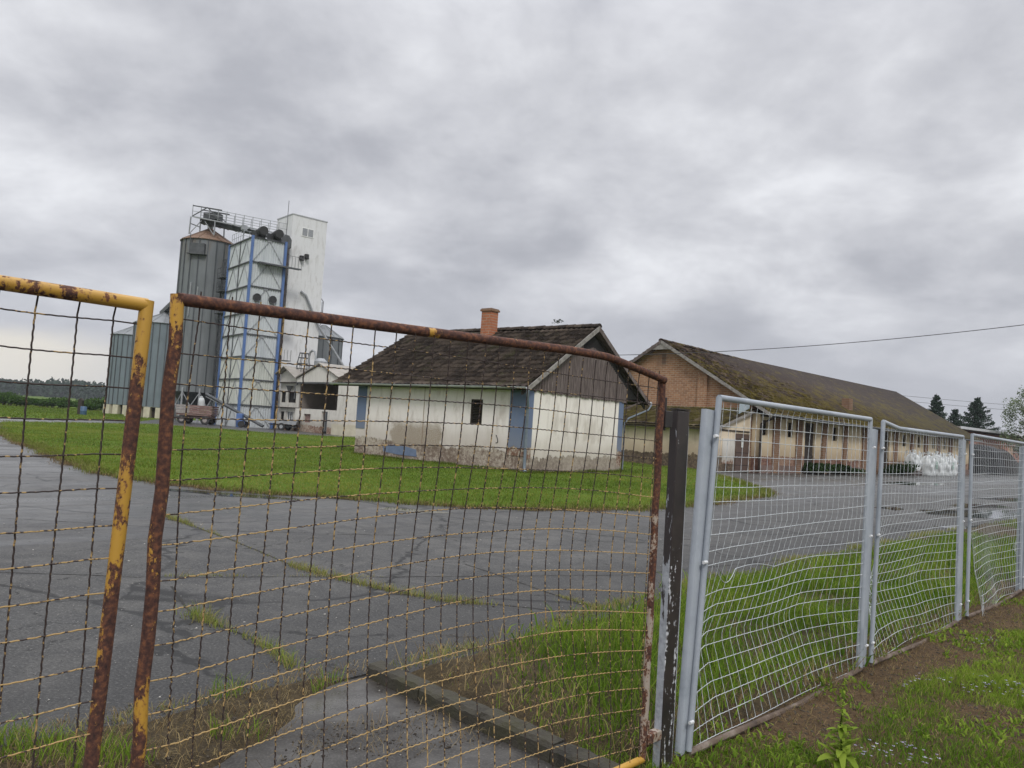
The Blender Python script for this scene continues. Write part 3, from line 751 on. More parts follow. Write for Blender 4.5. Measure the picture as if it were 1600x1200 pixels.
def gate_disp_right(P):
    P = P.copy(); u = (P[:, 0] + 2.62) / 2.32; z = P[:, 2]
    mid = np.exp(-((z - 1.0) / 0.42) ** 2)
    P[:, 1] += 0.075 * np.sin(np.pi * np.clip(u, 0, 1) ** 1.6) * mid
    P[:, 2] += 0.062 * np.sin(np.pi * np.clip(u, 0, 1)) * np.clip((1.85 - z) / 0.6, 0, 1)
    low = np.clip((0.75 - z) / 0.6, 0, 1)
    P[:, 1] -= 0.05 * np.sin(np.pi * np.clip(u, 0, 1)) * low
    P[:, 2] -= 0.030 * np.clip((u - 0.72) / 0.28, 0, 1) ** 1.3 * np.clip((1.5 - z), 0, 1)
    # one wire near the left stile is kinked where something once pushed the mesh in
    k = np.exp(-((P[:, 0] + 2.53) / 0.035) ** 2)
    P[:, 0] += 0.030 * k * np.sin((z - 0.2) * 3.6)
    return P


def gate_leaf(name, label, s_hinge, s_free, z_top, mats, disp, seed, bent, amp=0.0019):
    g = empty(name, (FP[0], FP[1], 0), FANG, label, 'gate')
    a, b = sorted((s_hinge, s_free)); R = 0.0175
    # top rail, dented downwards near the hinge on the bent leaf
    n = 26; pts = []
    for i in range(n + 1):
        s = a + (b - a) * i / n; u = i / n; z = z_top
        if bent: z += 0.052 * min(1, u / 0.70) - (0.052 + 0.012) * max(0, min(1, (u - 0.80) / 0.20)) ** 1.1 * 1.0
        pts.append((s, 0.012 * math.sin(u * 5) * (1 if bent else 0.4), z))
    if not bent: pts[-1] = (pts[-1][0] + 0.025, 0, pts[-1][2])
    MB().tube(pts, R, 12).build('top_rail', mats['top'], g, True)
    zl, zr = pts[0][2], pts[-1][2]
    for s, z, mt in ((a, zl, mats['left']), (b, zr, mats['right'])):
        p = [(s + (0.004 * math.sin(q * 4.0) if bent else (0.025 - 0.05 * (1 - q / 14)) * (s > -3)), 0, 0.085 + (z + 0.012 - 0.085) * q / 14) for q in range(15)]
        MB().tube(p, R, 12).build('stile', mt, g, True)
    MB().tube([(a, 0, 0.09), ((a + b) / 2, 0.01, 0.085), (b, 0, 0.09)], R, 10).build('bottom_rail', mats['bottom'], g, True)
    nz = int(round((z_top - 0.09) / 0.087))
    v, h = mesh_lines(a + 0.064, b - (0.03 if bent else 0.052), 0.10, z_top - 0.052 if bent else z_top - 0.05, 0.083, 0.087, disp, 0.0026, seed, amp, amp * 0.5)
    for L in v:                                          # the uprights run on up to the rail
        top = L[-1].copy(); top[2] = z_top + 0.0; L2 = np.vstack([L, top[None]]); L[:] = L
    hh = []
    for L in h:                                          # ends are pulled over to the stiles
        e0 = L[0].copy(); e1 = L[-1].copy(); e0[0] = a + 0.004; e1[0] = b + 0.012
        hh.append(np.vstack([e0[None], L, e1[None]]))
    vv = []
    for L in v:
        e = L[-1].copy(); e[2] = z_top + (0.03 if bent else 0.0); e[1] = 0.0; vv.append(np.vstack([L, e[None]]))
    wires('upright_wires', vv, 'z' * len(vv), 0.0023, M['wire'], g)
    wires('cross_wires', hh, 'x' * len(hh), 0.0020, M['wire_across'], g)
    return g


gr = gate_leaf('mesh_gate', 'wide rusty mesh gate leaf hung on the dark peeling post, its top rail bent', -0.30, -2.62, 1.882,
               {'top': M['yellow_rust'], 'left': M['yellow_worn'], 'right': M['pale_rust'], 'bottom': M['yellow']}, gate_disp_right, 3, True)
hb = MB(); hb.box((-0.285, -0.02, 1.645), (-0.222, 0.03, 1.725)); hb.tube([(-0.268, 0.0, 1.63), (-0.268, 0.0, 1.79)], 0.0115, 8)
hb.build('hinge', M['black_post'], gr, bevel=0.003)
hb = MB(); hb.box((-0.29, -0.02, 0.155), (-0.17, 0.02, 0.20)); hb.tube([(-0.27, 0.0, 0.14), (-0.27, 0.0, 0.26)], 0.0115, 8)
hb.build('hinge', M['pale_rust'], gr, bevel=0.003)
def ident(P):
    P = P.copy(); P[:, 1] += 0.012 * np.sin(P[:, 0] * 3 + P[:, 2] * 2); P[:, 2] += 0.006 * np.sin(P[:, 0] * 9); return P
gl = gate_leaf('mesh_gate', 'yellow mesh gate leaf with a straight brightly painted top rail, beside its rustier twin', -5.05, -2.722, 1.853,
               {'top': M['yellow'], 'left': M['yellow'], 'right': M['yellow_mid'], 'bottom': M['yellow']}, ident, 11, False, 0.0009)

# dark gate post
bp = empty('gate_post', (*fence_pt(-0.125), 0), FANG, 'square dark brown gate post with peeling white flakes, between gate and grey fence', 'post')
b = MB(); b.box((-0.055, -0.021, -0.3), (0.055, 0.021, 1.735)); b.build('post_shaft', M['black_post'], bp, bevel=0.006)
b = MB(); b.box((-0.0575, -0.019, -0.28), (-0.0555, 0.019, 1.73)); b.build('side_paint', M['post_side'], bp)
b = MB(); b.tube([(0.062, -0.01, 0.0), (0.0635, -0.012, 0.8), (0.061, -0.01, 1.66)], 0.0055, 6); b.build('conduit', M['weathered_grey'], bp, True)
b = MB(); b.box((-0.058, -0.024, 1.737), (0.058, 0.024, 1.743)); b.build('cap_plate', M['black_post'], bp)

post_s = [(0.060, 0.095, 'grey fence post beside the dark gate post, its open top split'), (2.47, 0.075, 'grey fence post nearest the dark gate post but one, between two whole mesh panels'),
          (5.00, -0.03, 'grey fence post beside the fence panel with the torn mesh corner'), (7.60, 0.0, 'last grey fence post in view, at the far side of the torn panel'),
          (10.15, 0, 'grey fence post beyond the torn panel'), (12.7, 0, 'end post of the grey mesh fence')]


def make_post():
    r = empty('fence_post', (0, 0, 0), FANG, None, 'post', 'grey posts of the mesh fence')
    mb = MB(); a, d, h, w = 0.055, 0.0195, 1.757, 0.004
    ch = 0.007                                         # hollow section, walls w, rounded outside corners
    outer = [(-a + ch, -d), (a - ch, -d), (a, -d + ch), (a, d - ch), (a - ch, d), (-a + ch, d), (-a, d - ch), (-a, -d + ch)]
    inner = [(x * (a - w) / a, y * (d - w) / d) for x, y in outer]
    vs = [(x, y, -0.3) for x, y in outer] + [(x, y, h) for x, y in outer] + [(x, y, h) for x, y in inner] + [(x, y, h - 0.25) for x, y in inner]
    n = 8; fs = []
    for i in range(n):
        j = (i + 1) % n
        fs += [(i, j, n + j, n + i), (n + i, n + j, 2 * n + j, 2 * n + i), (2 * n + i, 2 * n + j, 3 * n + j, 3 * n + i)]
    fs.append(tuple(range(3 * n, 4 * n))); mb.add(vs, fs)
    mb.build('post_shaft', M['grey_paint'], r, True)
    f = MB(); f.lathe([(0.085, -0.05), (0.08, 0.0), (0.062, 0.022), (0.045, 0.03)], 12)
    f.build('footing', M['soil'], r, True)
    return r


p0 = make_post()
for i, (s, lean, lab) in enumerate(post_s):
    p = p0 if i == 0 else copy_tree(p0)
    p.location = (*fence_pt(s), 0); p.rotation_euler = (0, 0.0, FANG); p['label'] = lab
    p.rotation_mode = 'XYZ'
    p.matrix_world = Matrix.Translation((*fence_pt(s - lean * 0.0), 0)) @ Matrix.Rotation(FANG, 4, 'Z') @ Matrix.Rotation(lean / 1.75, 4, 'Y')


def panel_disp(s0, s1, lean0, kind, seed):
    rr = np.random.default_rng(seed); ph = rr.uniform(0, 6.28, 4)
    def f(P):
        P = P.copy(); u = np.clip((P[:, 0] - s0) / (s1 - s0), 0, 1); z = P[:, 2]
        low = np.clip((1.15 - z) / 0.7, 0, 1)
        P[:, 1] += (0.19 if kind != 2 else 0.09) * low * np.clip(z / 0.5, 0.12, 1) * np.minimum(1, u / 0.16) ** 0.7 * np.minimum(1, (1 - u) / 0.30) ** 0.8
        P[:, 1] += 0.018 * np.sin(u * 7 + ph[0] + z * 2.0) * np.sin(np.pi * u)
        P[:, 2] += 0.010 * low * np.sin(u * 9 + ph[1] + z * 6) * np.sin(np.pi * u)
        if kind == 2:                                      # lower corner torn loose from its stile
            t = np.clip((0.95 - z) / 0.85, 0, 1) * np.clip(1 - u / 0.55, 0, 1)
            P[:, 0] += 0.42 * t; P[:, 1] -= 0.03 * t; P[:, 2] -= 0.05 * t * np.sin(np.clip(u / 0.3, 0, 1) * 3.1)
        P[:, 0] += -lean0 * (1 - z / 1.82) * (1 - u)
        return P
    return f


panels = [(0.19, 2.385, 0.135, 0, 'nearest grey mesh fence panel, with one sprung wire, beside the gate post'),
          (2.655, 4.83, 0.08, 1, 'grey mesh fence panel with a dipped top rail, second from the gate post'),
          (5.175, 7.53, 0.0, 2, 'grey mesh fence panel with its lower corner torn away from the frame'),
          (7.68, 10.07, 0.0, 1, 'grey mesh fence panel just beyond the torn one'), (10.23, 12.62, 0.0, 1, 'farthest grey mesh fence panel')]
for i, (s0, s1, lean, kind, lab) in enumerate(panels):
    g = empty('mesh_fence', (FP[0], FP[1], 0), FANG, lab, 'fence panel', 'grey mesh panels of the fence'); R = 0.0165
    nm = M['grey_paint']; n = 18; top = []
    for q in range(n + 1):
        u = q / n; z = 1.822 if i == 0 else 1.812
        if i == 1: z += 0.006 - 0.036 * min(1, u / 0.16)
        if i == 2: z -= 0.016 * u
        top.append((s0 + (s1 - s0) * u, -0.034, z))
    MB().tube(top, R, 10).build('top_rail', nm, g, True)
    MB().tube([(s0 - lean, -0.034, 0.05), (s0, -0.034, top[0][2] + 0.004)], R, 10).build('stile', nm, g, True)
    MB().tube([(s1 - 0.02 * (i < 2), -0.034, 0.05), (s1, -0.034, top[-1][2] + 0.004)], R, 10).build('stile', nm, g, True)
    MB().tube([(s0 - lean, -0.034, 0.040), (s0 + 0.7, -0.05, 0.030), ((s0 + s1) / 2, -0.055, 0.020), (s1 - 0.5, -0.04, 0.028), (s1, -0.034, 0.042)], R * 1.1, 8).build('bottom_rail', M['muddy_rail'], g, True)
    for z in (1.62, 0.98, 0.20):
        for s, sg in ((s0 - lean * (1 - z / 1.82), -1), (s1, 1)):
            MB().tube([(s + sg * 0.02, -0.055, z), (s + sg * 0.052, -0.055, z)], 0.009, 7).build('bolt', M['bolt'], g, True)
    dsp = panel_disp(s0, s1, lean, kind, 20 + i)
    v, h = mesh_lines(s0 + 0.045, s1 - 0.03, 0.050, top[0][2] - 0.06, 0.08, 0.08, dsp, 0.0022, 30 + i, 0.0016, 0.0005, 0.04, 0.004)
    for L in v: L[:, 1] -= 0.034
    hh = []
    for j, L in enumerate(h):
        L[:, 1] -= 0.034
        z = L[0, 2]; e0 = L[0].copy(); e1 = L[-1].copy()
        e0[0] = s0 - lean * (1 - z / 1.82); e1[0] = s1 + 0.004; e0[1] = e1[1] = -0.034
        if i == 0 and abs(z - 0.88) < 0.045:               # the sprung wire: free end curls away from the stile
            k = 34; t = np.linspace(0, 1, k); add = np.column_stack([s0 - 0.03 + 0.30 * t, -0.07 + 0.04 * t, 0.965 - 0.13 * np.sin(t * np.pi * 0.78) + 0.03 * t])
            tail = L[int(0.42 * len(L)):]; mid = np.linspace(0, 1, 30)[1:, None]; brd = add[-1][None] * (1 - mid) + tail[0][None] * mid
            brd[:, 2] += 0.02 * np.sin(mid[:, 0] * np.pi)
            hh.append(np.vstack([add, brd, tail, e1[None]])); continue
        if kind == 2 and z < 0.86: hh.append(np.vstack([L, e1[None]]))
        else: hh.append(np.vstack([e0[None], L, e1[None]]))
    vv = []
    for L in v:
        e = L[-1].copy(); u = (e[0] - s0) / (s1 - s0); e[2] = np.interp(u, np.linspace(0, 1, n + 1), [p[2] for p in top]); e[1] = -0.034; vv.append(np.vstack([L, e[None]]))
    if kind == 2:                                          # loose ends of wire by the torn corner
        for q in range(3):
            t = np.linspace(0, 1, 12)[:, None]; a = np.array([s0 + 0.43, -0.06, 0.26 - 0.03 * q]); c = np.array([s0 + 0.30 + 0.05 * q, -0.11, 0.02])
            vv.append(a * (1 - t) + c * t + np.column_stack([0.03 * np.sin(t[:, 0] * 5 + q), 0 * t[:, 0], 0 * t[:, 0]]))
    wires('upright_wires', vv, 'z' * len(vv), 0.0014, M['grey_wire'], g, 4)
    wires('cross_wires', hh, 'x' * len(hh), 0.0019, M['grey_wire'], g)

# kerb stones between the apron and the grass bank
kd = (np.array([0.44, 3.76]) - np.array([-0.72, 4.9])); kL = np.linalg.norm(kd); kd = kd / kL
for i in range(4):
    L = 0.50; o = np.array([-0.745, 4.92]) + kd * (i * (L + 0.008))
    mb = MB(); hgt = 0.075 + 0.008 * random.uniform(-1, 1)
    rr = random.Random(i)
    prof = [(-0.06, -0.15), (-0.06, hgt - 0.018), (-0.042, hgt), (0.045, hgt + 0.004), (0.06, hgt - 0.014), (0.06, -0.15)]
    nseg = 10; vs = []
    for q in range(nseg + 1):
        for (a, z) in prof: vs.append((q * L / nseg, a + rr.uniform(-.004, .004), z + (rr.uniform(-.006, .005) if z > 0 else 0)))
    m_ = len(prof); fs = []
    for q in range(nseg):
        for a in range(m_): b2 = (a + 1) % m_; fs.append((q * m_ + a, q * m_ + b2, (q + 1) * m_ + b2, (q + 1) * m_ + a))
    fs.append(tuple(range(m_))); fs.append(tuple(nseg * m_ + a for a in range(m_ - 1, -1, -1)))
    mb.add(vs, fs)
    k = mb.build('kerb_stone', M['kerb'], None)
    k.location = (o[0], o[1], 0); k.rotation_euler = (0, 0, math.atan2(kd[1], kd[0]) + rr.uniform(-.012, .012))
    tag(k, ['mossy kerb stone at the inner corner of the grass bank', 'mossy kerb stone touching the corner kerb stone', 'mossy kerb stone one before the gate line', 'mossy kerb stone running under the gate'][i], 'kerb stone', 'kerb stones beside the concrete apron')


# ---------------------------------------------------------------- tiled roofs
def tiled_slope(O, U, V, Lu, Lv, tw, ch, seed, name, mat, parent, wave=0.022, step=0.035, sub=5, jit=0.012, droop=None):
    """one roof slope of overlapping tiles: O eave corner, U along the eave, V up the slope"""
    r = np.random.default_rng(seed); O = np.array(O, float); U = np.array(U, float); V = np.array(V, float)
    U /= np.linalg.norm(U); V /= np.linalg.norm(V); N = np.cross(U, V)
    if N[2] < 0: N = -N
    nt = max(1, int(round(Lu / tw))); nc = max(1, int(round(Lv / ch))); tw = Lu / nt; ch = Lv / nc
    us = (np.arange(nt * sub + 1)) * tw / sub; tile = np.minimum((np.arange(nt * sub + 1)) // sub, nt - 1)
    prof = wave * np.cos(2 * np.pi * (np.arange(nt * sub + 1) % sub) / sub)
    verts = []; cols = []
    for c in range(nc):
        jn = r.normal(0, jit, nt)[tile]; jv = r.normal(0, jit * 1.3, nt)[tile]
        tone = r.random(nt)[tile]; ms = r.random(nt)[tile]
        for v, h in ((c * ch - 0.02, step), ((c + 1) * ch, 0.0)):
            sag = 0.03 * np.sin(us * 0.55 + seed) * math.sin(math.pi * min(1, v / Lv)) if droop is None else droop(us, v)
            P = O + np.outer(us, U) + np.outer(np.full_like(us, v) + jv * (1 if h else 0.2), V) + np.outer(prof + h + jn * (1 if h else 0.3) + sag, N)
            verts.append(P); cols.append(np.column_stack([tone, ms, ms]))
    W = len(us); V_ = np.concatenate(verts); C_ = np.concatenate(cols)
    rows = len(verts); i = np.arange(rows - 1)[:, None]; k = np.arange(W - 1)[None]
    q = np.stack([i * W + k, i * W + k + 1, (i + 1) * W + k + 1, (i + 1) * W + k], -1).reshape(-1, 4)
    # underside so the roof has thickness
    base = len(V_); t = 0.09
    cs = np.array([O - V * 0.02, O + U * Lu - V * 0.02, O + U * Lu + V * Lv, O + V * Lv])
    low = np.concatenate([cs - N * 0.03, cs - N * (0.03 + t)])
    box = np.array([(0, 1, 2, 3), (7, 6, 5, 4), (0, 4, 5, 1), (1, 5, 6, 2), (2, 6, 7, 3), (3, 7, 4, 0)]) + base
    V_ = np.concatenate([V_, low]); C_ = np.concatenate([C_, np.full((8, 3), 0.2)]); q = np.concatenate([q, box])
    return mesh_np(name, V_, q.ravel(), np.full(len(q), 4), mat, parent, attr=C_)


def ridge_tiles(p, q, r, L, mat, parent, seed, name='ridge_tiles'):
    p = Vector(p); q = Vector(q); d = (q - p); n = max(1, int(d.length / L)); rr = random.Random(seed); mb = MB()
    up = Vector((0, 0, 1)); side = d.normalized().cross(up)
    for i in range(n):
        a = p + d * (i / n) - d.normalized() * 0.03; b_ = p + d * ((i + 1) / n); dz = rr.uniform(-0.012, 0.012)
        vs = []
        for o, rad in ((a, r * 1.12), (b_, r)):
            for k in range(7):
                t = math.pi * k / 6; vs.append(o + side * math.cos(t) * rad + up * (math.sin(t) * rad * 0.85 + dz - 0.05))
        fs = [(k, k + 1, 7 + k + 1, 7 + k) for k in range(6)] + [tuple(range(7)), tuple(range(13, 6, -1))]
        mb.add(vs, fs)
    o = mb.build(name, mat, parent)
    a = o.data.attributes.new('Col', 'FLOAT_COLOR', 'POINT'); n = len(o.data.vertices)
    t = np.repeat(np.random.default_rng(seed).random(n // 14 + 1), 14)[:n]
    a.data.foreach_set('color', np.column_stack([t, t, t, np.ones(n)]).astype(np.float32).ravel())
    return o


# ---------------------------------------------------------------- the small white house
HA = math.atan2(0.775, 0.632)
house = empty('small_house', (0.59, 26.3, 0), HA, 'small white house with blue corner bands, dark tiled roof and orange brick chimney', 'house')
HX, HY, EZ, RX, RZ = 6.3, 8.95, 2.98, 3.80, 5.62       # gable width (local x), length (local y), eave, ridge
OV = 0.42
# long wall facing the yard (local x = 0): built along local x, then turned
def turned(vs): return [(v[1], v[0], v[2]) for v in vs]          # (along, depth, z) -> local (x=depth, y=along)
zs_e = EZ + 0.1
hole = [(2.05, 2.62, 1.62, 2.52)]
mb = MB(); vs, fs = wall_with_holes(mb, HY, -0.2, zs_e, 0.3, hole); mb.add([(v[1], v[0], v[2]) for v in vs], fs)
mb.build('long_wall', M['house_grimy'], house)
mb = MB(); mb.box((0.30, 0.0, -0.2), (HX, 0.3, EZ + 0.02)); mb.build('gable_wall', M['house_white'], house)
mb = MB(); mb.box((HX - 0.3, 0.305, -0.2), (HX, HY - 0.305, EZ)); mb.box((0.305, HY - 0.3, -0.2), (HX, HY, EZ)); mb.build('rear_wall', M['house_white'], house)
# blue corner bands
mb = MB(); mb.box((-0.02, -0.022, 0.62), (-0.002, 0.78, EZ)); mb.box((-0.0015, -0.022, 0.55), (0.30, -0.002, EZ)); mb.build('corner_band', M['blue_band'], house)
mb = MB(); mb.box((HX - 0.34, -0.02, 0.25), (HX + 0.004, -0.002, EZ)); mb.build('corner_band', M['blue_band'], house)
mb = MB(); mb.box((-0.02, HY - 0.55, 1.15), (-0.002, HY + 0.01, EZ)); mb.build('corner_band', M['blue_band'], house)
mb = MB(); vs = []; 
pts = [(5.25, 0.23), (5.3, 0.50), (5.9, 0.58), (6.9, 0.60), (7.2, 0.52), (7.15, 0.30), (6.3, 0.24)]
mb.prism([(y, z) for y, z in pts], 'x', -0.016, 0.02); mb.build('painted_patch', M['blue_flat'], house)
mb = MB(); mb.box((-0.10, -0.10, -0.15), (0.02, HY + 0.1, 0.10)); mb.box((0.02, -0.10, -0.15), (HX + 0.12, -0.0, 0.10)); mb.build('plinth', M['kerb'], house)
# louvred window
w = MB(); y0, y1, z0, z1 = 2.05, 2.62, 1.62, 2.52
for a, c in (((0.01, y0, z0), (0.07, y0 + 0.05, z1)), ((0.01, y1 - 0.05, z0), (0.07, y1, z1)), ((0.01, y0 + 0.05, z0), (0.07, y1 - 0.05, z0 + 0.05)), ((0.01, y0 + 0.05, z1 - 0.05), (0.07, y1 - 0.05, z1))): w.box(a, c)
win = w.build('window', M['dark_wood'], house)
w = MB()
for k in range(13):
    z = z0 + 0.075 + k * 0.060; w.box((-0.012, y0 + 0.05, -0.006), (0.045, y1 - 0.05, 0.006), Matrix.Rotation(0.6, 3, 'Y'), (0.04, 0, z))
w.build('louvre', M['dark_wood'], win)
w = MB(); w.box((0.13, y0 - 0.05, z0 - 0.05), (0.15, y1 + 0.05, z1 + 0.05)); w.build('backing', M['void'], win)
# cable stain and hook on the plaster
mb = MB(); mb.tube([(-0.012, 1.28 + 0.05 * math.cos(q * 0.5), 1.16 + 0.13 * math.cos(q * 0.32 + 0.1) - 0.02 * q * 0.1) for q in range(12)], 0.013, 6); mb.build('hook', M['cable'], house, True)
mb = MB(); mb.tube([(-0.012, 5.02, 0.75), (-0.012, 5.02, 2.0), (-0.012, 5.03, EZ - 0.05)], 0.010, 6); mb.build('wall_cable', simple('brown cable', (0.25, 0.18, 0.12), (0.32, 0.24, 0.17)), house, True)
# roof
half = RX + OV; slope = math.hypot(half, RZ - EZ); Vl = np.array([half, 0, RZ - EZ]); yA, yB = -0.24, 10.2
roof = tiled_slope((-OV, yA, EZ), (0, 1, 0), Vl, yB - yA, slope, 0.235, 0.345, 4, 'roof', M['house_tile'], house, 0.018, 0.055, 6, 0.007)
tiled_slope((2 * RX + OV, yA, EZ), (0, 1, 0), np.array([-half, 0, RZ - EZ]), yB - yA, slope, 0.235, 0.345, 6, 'rear_slope', M['house_tile'], roof, 0.020, 0.045, 3, 0.010)
ridge_tiles((RX, yA, RZ + 0.045), (RX, yB, RZ + 0.045), 0.15, 0.36, M['house_tile'], roof, 3)
# weathered board gable, boards of uneven length
mb = MB(); rr = random.Random(5); x = -0.05
while x < 2 * RX + 0.1:
    wd = 0.105; xm = x + wd / 2; top = EZ + (RZ - EZ) * (1 - abs(xm - RX) / half) - 0.12
    bot = EZ - 0.10 + rr.uniform(-0.035, 0.035)
    if xm > HX: bot = top - 0.05 if xm > HX + 0.15 else bot
    if xm > RX - 0.75: top -= 0.42 + 0.25 * max(0, 1 - abs(xm - RX) / 0.75)
    if top - bot > 0.08: mb.box((x + 0.004, -0.055 + rr.uniform(-.006, .006), bot), (x + wd - 0.004, -0.028, top - (0.75 if abs(xm - RX) < 0.0 else 0)))
    x += wd
mb.build('gable_boards', M['old_wood'], house)
mb = MB(); mb.prism([(0.0, EZ + 0.02), (HX, EZ + 0.02), (2 * RX, EZ + 0.10), (RX, RZ - 0.22)], 'y', -0.024, 0.02); mb.build('gable_backing', M['void'], house)
# rafters and bargeboards at the verge
sl = (RZ - EZ) / half
for sg in (-1, 1):
    mb = MB(); e = RX + sg * (half + 0.02); ze = EZ - 0.05
    q = [(RX, RZ + 0.03), (e, ze + 0.03), (e, ze - 0.15), (RX, RZ - 0.17)]
    mb.prism(q, 'y', yA - 0.035, yA - 0.003); mb.build('bargeboard', M['barge'] if sg < 0 else M['old_wood'], house)
    mb = MB(); q = [(RX, RZ - 0.14), (e - sg * 0.05, ze - 0.10), (e - sg * 0.05, ze - 0.22), (RX, RZ - 0.27)]
    mb.prism(q, 'y', yA + 0.18, yA + 0.26); mb.build('rafter', M['dark_wood'], house)
mb = MB()
mb.bar((2 * RX + 0.2, -0.05, EZ + 0.05), (HX + 0.03, -0.05, EZ - 0.35), 0.05, 0.05); mb.build('eave_strut', M['old_wood'], house)
mb = MB(); mb.box((HX + 0.02, 0.0, EZ - 0.03), (2 * RX + 0.3, HY, EZ + 0.0)); mb.build('soffit', M['dark_wood'], house)
# gutter and downpipes
mb = MB()
for k in range(6):
    a0 = math.pi * k / 6; a1 = math.pi * (k + 1) / 6; r_ = 0.075
    P = lambda a, rr_: (-OV - 0.07 - math.cos(a) * rr_, EZ - 0.0 - math.sin(a) * rr_)
    (x0, z0_), (x1, z1_) = P(a0, r_), P(a1, r_); (x2, z2_), (x3, z3_) = P(a1, r_ - 0.008), P(a0, r_ - 0.008)
    vs = [(x0, yA - .05, z0_), (x1, yA - .05, z1_), (x2, yA - .05, z2_), (x3, yA - .05, z3_), (x0, yB + .05, z0_), (x1, yB + .05, z1_), (x2, yB + .05, z2_), (x3, yB + .05, z3_)]
    mb.add(vs, [(0, 1, 5, 4), (2, 3, 7, 6), (0, 3, 2, 1), (4, 5, 6, 7)])
for k in range(9): mb.box((-OV - 0.15, yA + 0.4 + k * 1.2, EZ - 0.02), (-OV + 0.02, yA + 0.43 + k * 1.2, EZ + 0.004))
mb.build('gutter', M['zinc'], house)
mb = MB(); mb.tube([(-OV - 0.07, -0.35, EZ - 0.07), (-OV - 0.06, -0.33, EZ - 0.22), (-0.16, -0.12, EZ - 0.62), (-0.09, -0.075, EZ - 0.80), (-0.085, -0.075, 0.35), (-0.085, -0.08, 0.22), (-0.13, -0.16, 0.12)], 0.052, 10)
for z in (2.0, 1.0): mb.tube([(-0.085, -0.075, z), (-0.085, -0.075, z + 0.05)], 0.062, 10)
mb.build('downpipe', M['blue_zinc'], house, True)
mb = MB(); mb.tube([(2 * RX + OV + 0.06, -0.3, EZ - 0.08), (2 * RX + OV - 0.1, -0.25, EZ - 0.3), (HX + 0.35, -0.07, EZ - 0.72), (HX + 0.07, -0.065, EZ - 0.92), (HX + 0.07, -0.065, 0.15)], 0.036, 9)
mb.build('downpipe', M['blue_zinc'], house, True)
mb = MB(); mb.tube([(2 * RX + OV + 0.07, yA - .05, EZ - 0.03), (2 * RX + OV + 0.07, yB, EZ - 0.03)], 0.07, 8); mb.build('gutter', M['zinc'], house, True)
# chimney on the ridge
ch = MB(); cy, cx = 4.95, RX - 0.42; ch.box((cx - 0.23, cy - 0.26, 4.9), (cx + 0.23, cy + 0.26, 6.40))
chim = ch.build('chimney', M['chimney_brick'], roof)
ch = MB(); ch.box((cx - 0.28, cy - 0.31, 6.36), (cx + 0.28, cy + 0.31, 6.44)); ch.box((cx - 0.25, cy - 0.28, 6.441), (cx + 0.25, cy + 0.28, 6.48)); ch.build('chimney_cap', M['pilaster_brick'], roof)
ch = MB(); ch.box((cx - 0.75, cy - 0.05, 4.87 - 0.1), (cx - 0.45, cy + 0.42, 4.90 - 0.1), Matrix.Identity(3)); ch.build('roof_flashing', M['zinc'], roof)
# tuft growing on the ridge

# ---------------------------------------------------------------- the long brick warehouse
BA = math.atan2(0.700, 0.715)
barn = empty('brick_warehouse', (13.34, 40.97, 0), BA, 'long cream warehouse with a huge mossy tiled roof and a tan brick gable', 'warehouse')
BL, BW, BEZ, BRZ = 37.8, 12.6, 3.12, 7.25             # length (local x), width (local y), eave, ridge
BOV = 0.85
win_s = [(-0.0 + 0.05, 0.62), (3.0, 3.6), (9.05, 9.7), (15.3, 15.95), (21.2, 21.9), (24.4, 25.0), (27.8, 28.4), (30.6, 31.2)]
door_s = [(5.45, 6.75), (17.4, 18.8)]
holes = [(a + 0.25, b + 0.25, 2.02, 2.85) for a, b in win_s] + [(a, b, 0.45, 2.95) for a, b in door_s]
mb = MB(); vs, fs = wall_with_holes(mb, BL, -0.2, BEZ + 0.04, 0.45, holes); mb.add(vs, fs); mb.build('front_wall', M['cream'], barn)
pil = [1.75, 4.55, 7.95, 11.05, 14.2, 16.6, 19.9, 23.2, 26.3, 29.4, 32.4, 35.4]
for p in pil:
    mb = MB(); mb.box((p - 0.3, -0.13, 0.0), (p + 0.3, -0.002, BEZ + 0.0)); mb.build('pilaster', M['pilaster_brick'], barn)
mb = MB(); mb.box((-0.05, -0.06, -0.2), (BL, -0.003, 0.42)); mb.build('plinth', simple('reddish stained plinth', (0.115, 0.075, 0.062), (0.21, 0.145, 0.12), 1.5, 0.9, 0.4), barn)
for a, b in win_s:
    a += 0.25; b += 0.25
    w = MB(); w.box((a, 0.12, 2.02), (a + 0.06, 0.18, 2.85)); w.box((b - 0.06, 0.12, 2.02), (b, 0.18, 2.85)); w.box((a + 0.06, 0.12, 2.02), (b - 0.06, 0.18, 2.08)); w.box((a + 0.06, 0.12, 2.79), (b - 0.06, 0.18, 2.85)); w.box(((a + b) / 2 - 0.02, 0.13, 2.08), ((a + b) / 2 + 0.02, 0.17, 2.79))
    o = w.build('window', M['dark_wood'], barn)
    w = MB(); w.box((a + 0.06, 0.19, 2.08), (b - 0.06, 0.20, 2.79)); w.build('pane', M['void'], o)
for a, b in door_s:
    w = MB()
    for k in range(6):
        xa = a + (b - a) * k / 6; w.box((xa + 0.008, 0.10, 0.45), (xa + (b - a) / 6 - 0.008, 0.14 + 0.006 * (k % 2), 2.95))
    w.box((a, 0.07, 0.9), (b, 0.098, 1.05)); w.box((a, 0.07, 2.3), (b, 0.098, 2.45))
    w.build('door', M['dark_wood'], barn)
